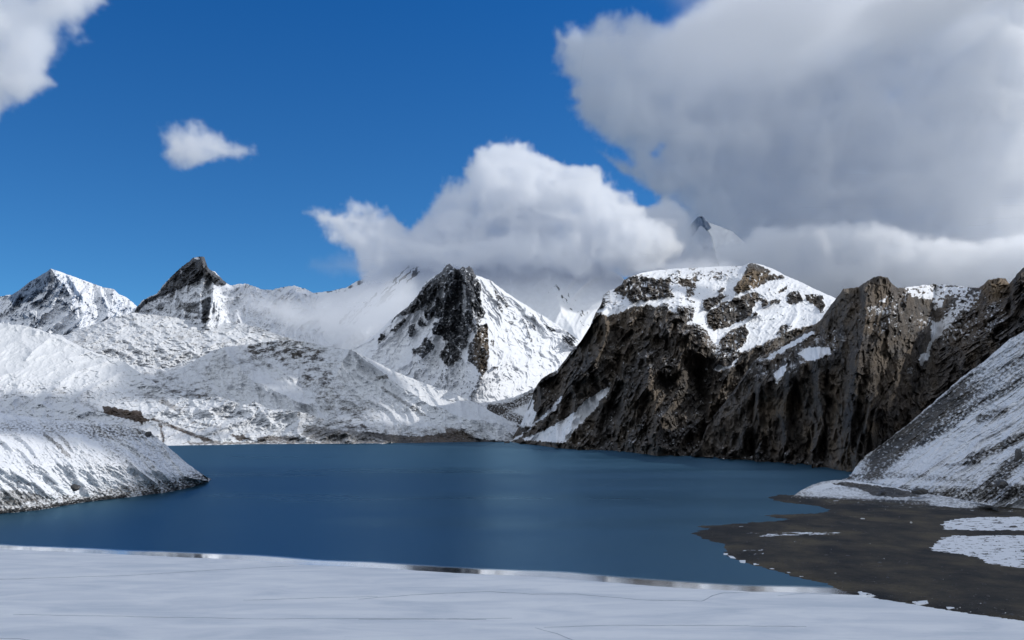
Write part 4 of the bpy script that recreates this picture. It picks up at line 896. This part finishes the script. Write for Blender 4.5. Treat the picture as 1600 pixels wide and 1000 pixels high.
slab([(1202, 889), (1218, 887), (1220, 888.5), (1208, 890)], 'long narrow snow slab half way along the beach waterline', 0.3, seed=9)
slab([(1229, 894), (1238, 894), (1237, 895.5), (1231, 895.5)], 'short snow sliver on the waterline right of the long narrow slab', 0.3, seed=10)
slab([(1248, 899), (1256, 900), (1255, 901.5), (1250, 901.5)], 'last small snow sliver on the waterline before the big slab', 0.3, seed=11)

m_stone, nt = newmat('pale_stone'); L = nt.links.new
out = N(nt, "ShaderNodeOutputMaterial"); bs = N(nt, "ShaderNodeBsdfPrincipled"); L(bs.outputs[0], out.inputs[0])
nn = N(nt, "ShaderNodeTexNoise", inp={'Scale': 0.9, 'Detail': 6}); rr = ramp(nt, [(0.35, (0.30, 0.29, 0.27)), (0.65, (0.62, 0.62, 0.62))]); L(nn.outputs[0], rr.inputs[0]); L(rr.outputs[0], bs.inputs['Base Color'])
m_dstone, nt = newmat('dark_stone'); L = nt.links.new
out = N(nt, "ShaderNodeOutputMaterial"); bs = N(nt, "ShaderNodeBsdfPrincipled"); L(bs.outputs[0], out.inputs[0])
nn = N(nt, "ShaderNodeTexNoise", inp={'Scale': 0.5, 'Detail': 7}); rr = ramp(nt, [(0.35, (0.03, 0.03, 0.032)), (0.65, (0.09, 0.085, 0.08))]); L(nn.outputs[0], rr.inputs[0]); L(rr.outputs[0], bs.inputs['Base Color'])
def put(x, y, R=None, z=None):
    if z is not None: return at(x, y, float(Rw(x, y, z)))
    return at(x, y, R)
gb = 'boulders around the lake shore'
BO = [
 ((1424, 818), None, 1.0, (1.2, 1.2, 2.7), m_stone, 'pale upright stone standing alone on the dark gravel beach'),
 ((1348, 811), None, 1.0, (3.2, 2.2, 1.1), m_stone, 'low greyish boulder on the upper beach left of the upright stone'),
 ((1305, 896), None, 0.9, (0.9, 0.8, 0.5), m_stone, 'small pale stone on gravel inland of the biggest snow slab'),
 ((1291, 868), None, 1.0, (1.6, 1.2, 0.7), m_dstone, 'small dark boulder in the middle of the beach left of the others'),
 ((1325, 869), None, 1.0, (2.2, 1.4, 0.7), m_dstone, 'wide dark boulder in the middle of the gravel beach'),
 ((1375, 880), None, 1.1, (2.4, 1.6, 0.8), m_dstone, 'dark boulder on gravel nearest the lower snow patch'),
 ((1387, 903), None, 1.1, (1.4, 1.0, 0.6), m_dstone, 'dark boulder on gravel closest to the foreground snow edge'),
 ((1584, 824), None, 1.2, (4.0, 2.2, 1.9), m_dstone, 'dark boulder poking through the upper beach snow patch at the right edge'),
 ((1379, 770), 1290, None, (7, 5, 3.5), m_dstone, 'black boulder sitting on the lower right flank of the shore hummock'),
 ((1436, 768), 1290, None, (12, 7, 4.0), m_dstone, 'wide black boulder at the foot of the scree behind the hummock'),
 ((1565, 757), 1235, None, (8, 6, 5), m_dstone, 'round dark boulder low on the scree slope near the right edge'),
 ((1591, 712), 1400, None, (5, 5, 11), m_dstone, 'pointed dark rock standing on the rubble patch of the scree slope'),
 ((1590, 648), 1660, None, (11, 7, 6), m_dstone, 'dark boulder high on the open snow of the scree slope'),
 ((118, 762), 1140, None, (5.5, 5, 4.5), m_dstone, 'big dark round boulder low on the snowy headland'),
 ((231, 678), 1510, None, (6, 5, 5), m_dstone, 'dark crag boulder on the top edge of the headland'),
 ((1027, 708), 3030, None, (8, 6, 8), m_stone, 'pale snow-capped boulder at the waterline under the dark cliffs'),
 ((1170, 716), 2560, None, (5, 4, 4), m_stone, 'tiny white boulder at the mouth of the black cave cleft'),
]
for k, (p, R, z, sz, m_, lab) in enumerate(BO):
    loc = put(p[0], p[1], R, z)
    blob('boulder', loc, sz, m_, 40 + k, lab, 'boulder', gb, True, k * 1.3)

# ------------------------------------------------------------------ gravel and small stones nobody could count
def stones(name, P3, sizes, mat, label, seed):
    rs = np.random.RandomState(seed); n = len(P3)
    base = np.array([(1, 0, 0), (0, 1, 0), (-1, 0, 0), (0, -1, 0), (0, 0, 1), (.5, .5, .6), (-.6, .4, .6), (0, 0, -.6)], float)
    F = [(0, 1, 5), (1, 6, 5), (1, 2, 6), (2, 3, 6), (3, 4, 6), (6, 4, 5), (5, 4, 0), (3, 0, 4), (0, 7, 1), (1, 7, 2), (2, 7, 3), (3, 7, 0)]
    V = []
    for i in range(n):
        a = rs.rand() * 6.28; ca, sa = math.cos(a), math.sin(a); q = base * (1 + 0.35 * rs.randn(8, 1).clip(-1, 1)) * sizes[i] * np.array([1, rs.uniform(.6, 1), rs.uniform(.4, .8)])
        V.append(np.stack([q[:, 0] * ca - q[:, 1] * sa, q[:, 0] * sa + q[:, 1] * ca, q[:, 2]], -1) + P3[i])
    V = np.concatenate(V); faces = (np.array(F)[None] + (np.arange(n) * 8)[:, None, None]).reshape(-1, 3)
    me = bpy.data.meshes.new(name); me.from_pydata(V.tolist(), [], faces.tolist()); me.update(); me.materials.append(mat)
    o = bpy.data.objects.new(name, me); col.objects.link(o); o['kind'] = 'stuff'; o['label'] = label; o['category'] = 'stones'
    return o
rs = np.random.RandomState(5)
X_ = rs.uniform(1090, 1700, 9000); Y_ = 780 + 190 * rs.rand(9000) ** 1.2
d_ = sdf(X_, Y_ * 6.0, [(p[0], p[1] * 6.0) for p in BE]); k_ = (d_ > 4) & (fbm(X_ / 60, Y_ / 8, 4, 0.6, 501) > rs.uniform(-0.35, 0.55, 9000))
X_, Y_ = X_[k_], Y_[k_]
P_ = at(X_, Y_, Rw(X_, Y_)); P_[:, 2] = 1.15
sz = 0.22 + 0.9 * rs.rand(len(X_)) ** 5
stones('beach_stones', P_, sz, m_dstone, 'dark stones strewn over the gravel beach on the right', 6)
kk = rs.rand(len(X_)) < 0.06
stones('pale_beach_stones', P_[kk] + np.array([1.5, 1.0, 0]), sz[kk] * 0.8, m_stone, 'few pale stones scattered over the dark gravel beach', 7)
# rubble along the foot of the headland and of the scree slope
X_ = rs.uniform(-60, 326, 2600); yb = np.interp(X_, [-60, 0, 60, 130, 200, 262, 300, 322, 330], [812, 803, 797, 785, 777, 769, 761, 753, 749]); Y_ = yb - 1.0 - 5 * rs.rand(2600) ** 2
P_ = at(X_, Y_, Rw(X_, yb)); P_[:, 2] = np.maximum(P_[:, 2], 0.2)
stones('headland_rubble', P_, 0.4 + 1.8 * rs.rand(2600) ** 4, m_dstone, 'dark rubble at the waterline of the snowy headland on the left', 8)
# ------------------------------------------------------------------ clouds: real volumes
def noise3(x, y, z, seed=0):
    """3-D value noise from trilinear interpolation of a random lattice"""
    rs = np.random.RandomState(seed); G = rs.rand(32, 32, 32).astype(np.float32) * 2 - 1
    xi = np.floor(x).astype(np.int32); yi = np.floor(y).astype(np.int32); zi = np.floor(z).astype(np.int32)
    fx = x - xi; fy = y - yi; fz = z - zi
    fx = fx * fx * (3 - 2 * fx); fy = fy * fy * (3 - 2 * fy); fz = fz * fz * (3 - 2 * fz)
    def g(i, j, k): return G[(xi + i) & 31, (yi + j) & 31, (zi + k) & 31]
    a = g(0,0,0) + fx * (g(1,0,0) - g(0,0,0)); b = g(0,1,0) + fx * (g(1,1,0) - g(0,1,0))
    c = g(0,0,1) + fx * (g(1,0,1) - g(0,0,1)); d = g(0,1,1) + fx * (g(1,1,1) - g(0,1,1))
    e = a + fy * (b - a); f = c + fy * (d - c)
    return e + fz * (f - e)
def fbm3(x, y, z, octs=5, gain=0.5, seed=0, billow=False):
    s = 0; a = 1.0; t = 0; f = 1.0
    for i in range(octs):
        n = noise3(x * f + i * 5.3, y * f + i * 1.7, z * f + i * 3.1, seed + i)
        if billow: n = 1 - 2 * np.abs(n) ** 0.8
        s = s + a * n; t += a; a *= gain; f *= 2.05
    return s / t

def cloud_mat(name, dens, aniso=0.25, colr=(0.955, 0.968, 0.99)):
    m, nt = newmat(name)
    out = N(nt, "ShaderNodeOutputMaterial"); pv = N(nt, "ShaderNodeVolumePrincipled")
    pv.inputs['Color'].default_value = colr + (1,)
    pv.inputs['Anisotropy'].default_value = aniso
    pv.inputs['Density'].default_value = dens
    pv.inputs['Density Attribute'].default_value = 'density'
    nt.links.new(pv.outputs[0], out.inputs['Volume'])
    return m

def cloud_volume(name, box, res, field, mat):
    """box: (x0,y0,z0,x1,y1,z1) metres; field(x,y,z)->density 0..1 evaluated on a grid"""
    lo = np.array(box[:3], float); hi = np.array(box[3:], float)
    nx, ny, nz = res
    xs = np.linspace(lo[0], hi[0], nx); ys = np.linspace(lo[1], hi[1], ny); zs = np.linspace(lo[2], hi[2], nz)
    Z, Y, X = np.meshgrid(zs, ys, xs, indexing='ij')
    D = np.clip(field(X.ravel().astype(np.float32), Y.ravel().astype(np.float32), Z.ravel().astype(np.float32)), 0, None)
    me = bpy.data.meshes.new(name + "_samples")
    me.vertices.add(nx * ny * nz)
    cen = (lo + hi) / 2
    co = np.stack([X.ravel() - cen[0], Y.ravel() - cen[1], Z.ravel() - cen[2]], -1).astype(np.float32)
    me.vertices.foreach_set("co", co.ravel())
    a = me.attributes.new("d", 'FLOAT', 'POINT'); a.data.foreach_set("value", D.astype(np.float32))
    src = bpy.data.objects.new(name + "_samples", me)
    vd = bpy.data.volumes.new(name); vd.materials.append(mat)
    o = bpy.data.objects.new(name, vd); col.objects.link(o); o.location = cen
    g = bpy.data.node_groups.new(name + "_nodes", 'GeometryNodeTree')
    g.interface.new_socket("Geometry", in_out='INPUT', socket_type='NodeSocketGeometry')
    g.interface.new_socket("Geometry", in_out='OUTPUT', socket_type='NodeSocketGeometry')
    n = g.nodes; L = g.links.new
    gi = n.new("NodeGroupInput"); go = n.new("NodeGroupOutput")
    vc = n.new("GeometryNodeVolumeCube")
    h = (hi - lo) / 2
    vc.inputs['Min'].default_value = tuple(-h); vc.inputs['Max'].default_value = tuple(h)
    for k, r in zip(('Resolution X', 'Resolution Y', 'Resolution Z'), res): vc.inputs[k].default_value = r
    pos = n.new("GeometryNodeInputPosition")
    sep = n.new("ShaderNodeSeparateXYZ"); L(pos.outputs[0], sep.inputs[0])
    def idx(sock, half, cnt):
        m1 = n.new("ShaderNodeMath"); m1.operation = 'ADD'; m1.inputs[1].default_value = half; L(sock, m1.inputs[0])
        m2 = n.new("ShaderNodeMath"); m2.operation = 'MULTIPLY'; m2.inputs[1].default_value = (cnt - 1) / (2 * half); L(m1.outputs[0], m2.inputs[0])
        m3 = n.new("ShaderNodeMath"); m3.operation = 'ROUND'; L(m2.outputs[0], m3.inputs[0])
        return m3.outputs[0]
    ix = idx(sep.outputs[0], h[0], nx); iy = idx(sep.outputs[1], h[1], ny); iz = idx(sep.outputs[2], h[2], nz)
    a1 = n.new("ShaderNodeMath"); a1.operation = 'MULTIPLY_ADD'; a1.inputs[1].default_value = ny; L(iz, a1.inputs[0]); L(iy, a1.inputs[2])
    a2 = n.new("ShaderNodeMath"); a2.operation = 'MULTIPLY_ADD'; a2.inputs[1].default_value = nx; L(a1.outputs[0], a2.inputs[0]); L(ix, a2.inputs[2])
    na = n.new("GeometryNodeInputNamedAttribute"); na.data_type = 'FLOAT'; na.inputs['Name'].default_value = "d"
    si = n.new("GeometryNodeSampleIndex"); si.data_type = 'FLOAT'; si.domain = 'POINT'
    oi = n.new("GeometryNodeObjectInfo"); oi.inputs['Object'].default_value = src
    L(oi.outputs['Geometry'], si.inputs['Geometry']); L(na.outputs[0], si.inputs['Value']); L(a2.outputs[0], si.inputs['Index'])
    L(si.outputs[0], vc.inputs['Density'])
    sm = n.new("GeometryNodeSetMaterial"); sm.inputs['Material'].default_value = mat
    L(vc.outputs[0], sm.inputs[0]); L(sm.outputs[0], go.inputs[0])
    md = o.modifiers.new("volume", 'NODES'); md.node_group = g
    return o

def cloud(name, poly, R0, depth, W, vox, dens, seed, amp=0.55, wl=700, holes=(), label=None, cut=1.6, soft=1.0, varia=0.0, lowd=0.12, fs=0.42, edge=16.0):
    """poly: the cloud's outline, given real range R0, half depth and rounded edges W metres wide"""
    xs = [p[0] for p in poly]; ys = [p[1] for p in poly]
    pad = W * 0.9 / (R0 / F_PX)
    x0, x1, y0, y1 = min(xs) - pad, max(xs) + pad, min(ys) - pad, max(ys) + pad
    gx = np.arange(x0, x1 + 2, 2.0); gy = np.arange(y0, y1 + 2, 2.0)
    GX, GY = np.meshgrid(gx, gy); SD = (sdf(GX + edge * fbm(GX / (edge * 3.2), GY / (edge * 3.2), 5, 0.6, seed), GY + edge * fbm(GX / (edge * 3.2), GY / (edge * 3.2), 5, 0.6, seed + 40), poly) * (R0 / F_PX)).astype(np.float32)
    MUL = np.ones(SD.shape, np.float32)
    for hx, hy, rx, ry, k in holes:
        q = ((GX - hx) / rx) ** 2 + ((GY - hy) / ry) ** 2
        SD -= (k * W * np.exp(-q * 1.2)).astype(np.float32)
    cs = np.array([at(x, y, R) for x in (x0, x1) for y in (y0, y1) for R in (R0 - depth, R0 + depth)])
    lo = cs.min(0); hi = cs.max(0)
    def f(x, y, z):
        dy = y * CP + (z - CAM_H) * SP; dz = -y * SP + (z - CAM_H) * CP
        px = 800 + F_PX * x / dy; py = 500 - F_PX * dz / dy
        ix = np.clip((px - x0) / 2.0, 0, len(gx) - 1.001); iy = np.clip((py - y0) / 2.0, 0, len(gy) - 1.001)
        a = ix.astype(np.int32); b = iy.astype(np.int32); fx = ix - a; fy = iy - b
        s = (SD[b, a] * (1 - fx) + SD[b, a + 1] * fx) * (1 - fy) + (SD[b + 1, a] * (1 - fx) + SD[b + 1, a + 1] * fx) * fy
        t = np.clip(s / W, -1.2, 1.0)
        v = t - ((np.hypot(x, y) - R0) / depth) ** 2
        out = np.zeros(x.shape, np.float32); m = v > -amp * 1.3
        xm, ym, zm = x[m], y[m], z[m]
        w1 = noise3(xm / (wl * 1.3) + 3, ym / (wl * 1.3), zm / (wl * 1.3), seed + 50) * wl * 0.35
        n = fbm3((xm + w1) / wl, (ym + w1) / wl, (zm - w1) / wl, 6, 0.62, seed, True)
        big = noise3(xm / (wl * 2.1) + 9, ym / (wl * 2.1), zm / (wl * 1.6), seed + 60)
        vv = v[m] + amp * (n - 0.30) + varia * big
        body = np.clip(vv * cut, 0, 1) ** soft
        fil = fbm3((xm - w1) / (wl * fs), (ym + w1) / (wl * fs), (zm + w1) / (wl * fs), 4, 0.6, seed + 90, True)
        out[m] = body * (lowd + (1 - lowd) * 2.2 * sstep(0.15, 0.62, fil * 0.6 + 0.5 * n + 0.12))
        e = np.minimum(np.minimum(x - lo[0], hi[0] - x), np.minimum(z - lo[2], hi[2] - z)) / (vox[0] * 3)
        return out * np.clip(e, 0, 1)
    res = (int((hi[0] - lo[0]) / vox[0]), max(12, int((hi[1] - lo[1]) / vox[1])), int((hi[2] - lo[2]) / vox[0]))
    o = cloud_volume(name, tuple(lo) + tuple(hi), res, f, cloud_mat(name + '_vapour', dens))
    tag(o, label, 'cloud'); return o

cloud('cloud', [(878, 60), (930, 40), (985, 31), (1022, 44), (1058, 40), (1075, 20), (1098, 3), (1110, -130), (1660, -160), (1670, 560), (1290, 560), (1180, 500), (1100, 390), (1060, 350), (1040, 305), (1012, 275), (985, 255), (965, 225), (945, 190), (915, 165), (903, 130), (885, 95)],
    12800, 1500, 420, (26, 46), 0.0020, 3, 0.85, 760, [(1402, 8, 50, 55, 2.2), (1290, 165, 50, 60, 0.9), (1045, 215, 46, 50, 1.0), (1570, 20, 30, 40, 0.8), (1570, 205, 50, 60, -0.2)],
    'huge grey-white cloud bank filling the upper right sky', cut=3.0, soft=1.1, varia=0.45, lowd=0.10)
cloud('cloud', [(462, 322), (520, 320), (590, 325), (620, 338), (642, 352), (668, 330), (688, 285), (722, 275), (742, 236), (768, 226), (800, 222), (832, 230), (850, 245), (872, 262), (902, 260), (932, 266), (957, 280), (972, 308), (996, 318), (1024, 334), (1048, 352), (1066, 385), (1040, 428), (985, 436), (930, 440), (860, 434), (780, 428), (700, 428), (640, 440), (575, 440), (545, 405), (510, 385), (482, 350)],
    9500, 650, 210, (16, 30), 0.0046, 13, 0.8, 460, [], 'puffy white cloud bank resting on the snow wall behind the rock pyramid', cut=3.0, soft=1.2)
cloud('cloud', [(-160, -90), (170, -90), (158, -5), (140, 35), (125, 68), (104, 52), (88, 72), (72, 108), (76, 126), (60, 152), (30, 176), (0, 190), (-160, 225)],
    8200, 700, 230, (18, 34), 0.0045, 23, 0.85, 450, [], 'soft white cloud cut off by the top left corner')
cloud('cloud', [(246, 200), (300, 188), (326, 203), (346, 214), (385, 221), (404, 238), (380, 250), (322, 254), (300, 266), (270, 264), (250, 246)],
    8000, 300, 130, (12, 24), 0.0030, 33, 0.9, 280, [], 'small lone white cloud in the blue sky on the left', soft=1.3)
cloud('cloud', [(900, 350), (930, 318), (960, 322), (985, 312), (1010, 320), (1034, 306), (1052, 300), (1074, 322), (1084, 346), (1100, 366), (1125, 378), (1160, 378), (1180, 352), (1230, 345), (1300, 340), (1400, 352), (1500, 372), (1600, 362), (1720, 372), (1730, 500), (1300, 490), (1150, 470), (1040, 470), (980, 440)],
    10700, 600, 150, (20, 36), 0.0036, 83, 0.55, 420, [], 'smooth pale cloud wrapped round the half-hidden summit above the snowy cliff top', cut=1.8, lowd=0.35, edge=14)
cloud('mist_bank', [(990, 405), (1060, 398), (1140, 402), (1165, 420), (1120, 432), (1040, 434), (985, 430)],
    5500, 260, 90, (12, 24), 0.0028, 87, 0.4, 260, [], 'thin mist brushing the top edge of the snowy cliff plateau', cut=1.2, lowd=0.8, edge=5)
cloud('mist_bank', [(372, 452), (420, 452), (480, 462), (540, 452), (600, 430), (650, 430), (660, 470), (610, 520), (570, 550), (510, 545), (440, 520), (405, 502), (375, 492)],
    8450, 420, 230, (18, 36), 0.0030, 43, 0.4, 700, [], 'grey mist bank lying against the white slope right of the dark horn peak', cut=1.2, lowd=0.8, edge=8)
cloud('mist_bank', [(480, 395), (560, 385), (640, 390), (700, 400), (660, 440), (600, 445), (520, 440), (470, 425)],
    9300, 300, 230, (20, 40), 0.0016, 47, 0.5, 500, [], 'thin bluish veil of cloud below the left end of the puffy cloud bank', cut=1.0, lowd=0.8, edge=8)
cloud('mist_bank', [(60, 492), (88, 478), (112, 480), (128, 500), (120, 520), (80, 520)],
    11800, 400, 150, (22, 40), 0.0014, 53, 0.4, 500, [], 'little bluish mist patch at the foot of the far left peak', cut=1.2, lowd=0.8, edge=4)

# ------------------------------------------------------------------ cloud deck added mostly out of the frame, shaped to shade shore and hills
def shade_field(x, y, z):
    # where the sun ray through this voxel lands on the lake plane
    gx = x - z * sd[0] / sd[2]; gy = y - z * sd[1] / sd[2]
    m = SHADE(gx, gy)
    n = fbm3(x / 500, y / 500, z / 400, 5, 0.55, 71, True)
    return np.clip((m - 0.35 + 0.55 * (n - 0.3)) * 2.0, 0, 1) * np.clip(1 - np.abs(z - 2500) / 260, 0, 1) ** 0.5
SH = [(420, 570, 5900, 620, 1), (300, 600, 5400, 420, 1), (250, 590, 5800, 300, 1), (480, 640, 4900, 330, 1), (560, 672, 4450, 280, 1), (540, 610, 5200, 260, .8), (760, 665, 4700, 260, 1), (690, 600, 5500, 150, .7), (430, 535, 7600, 500, 1), (330, 520, 7600, 300, .7), (220, 562, 6900, 330, .9), (240, 505, 8200, 500, .55), (160, 530, 7900, 300, .4), (20, 650, 4400, 250, .6),
      (60, 662, 1520, 160, 1), (200, 665, 1560, 160, 1), (280, 730, 1580, 170, 1),
      (50, 720, 1250, 220, -1.0), (120, 700, 1350, 160, -0.8), (40, 632, 4700, 400, .85), (180, 655, 4400, 260, .6), (330, 672, 4200, 160, .5), (605, 590, 5600, 130, -1), (670, 630, 5150, 130, -1), (740, 655, 4800, 130, -1), (440, 610, 5500, 100, -.7)]
SHP = []
for _x, _y, _R, _rad, _k in SH:
    _p = at(_x, _y, _R); SHP.append((_p[0] - _p[2] * sd[0] / sd[2], _p[1] - _p[2] * sd[1] / sd[2], _rad, _k))
def SHADE(gx, gy):
    m = sstep(-1150, -550, gx) * sstep(2500, 1500, gy) * sstep(3600, 2600, gx)
    for (a, b, r, k) in SHP:
        m = m + k * np.exp(-(((gx - a) ** 2 + (gy - b) ** 2) / r ** 2) ** 1.5)
    return np.clip(m, 0, 1)
def shade_clip(x, y, z):
    dy = np.maximum(y * CP + (z - CAM_H) * SP, 1); px = 800 + F_PX * x / dy
    return np.where(y > 500, sstep(970, 1070, px), 1) * sstep(6700, 6100, y)
o = cloud_volume('cloud', (-300, -2200, 2200, 7000, 8200, 2800), (146, 208, 14), lambda x, y, z: shade_field(x, y, z) * shade_clip(x, y, z), cloud_mat('added_shade_deck_vapour', 0.0047))
tag(o, 'flat cloud deck added high over the right shore to shade the near snow', 'cloud')
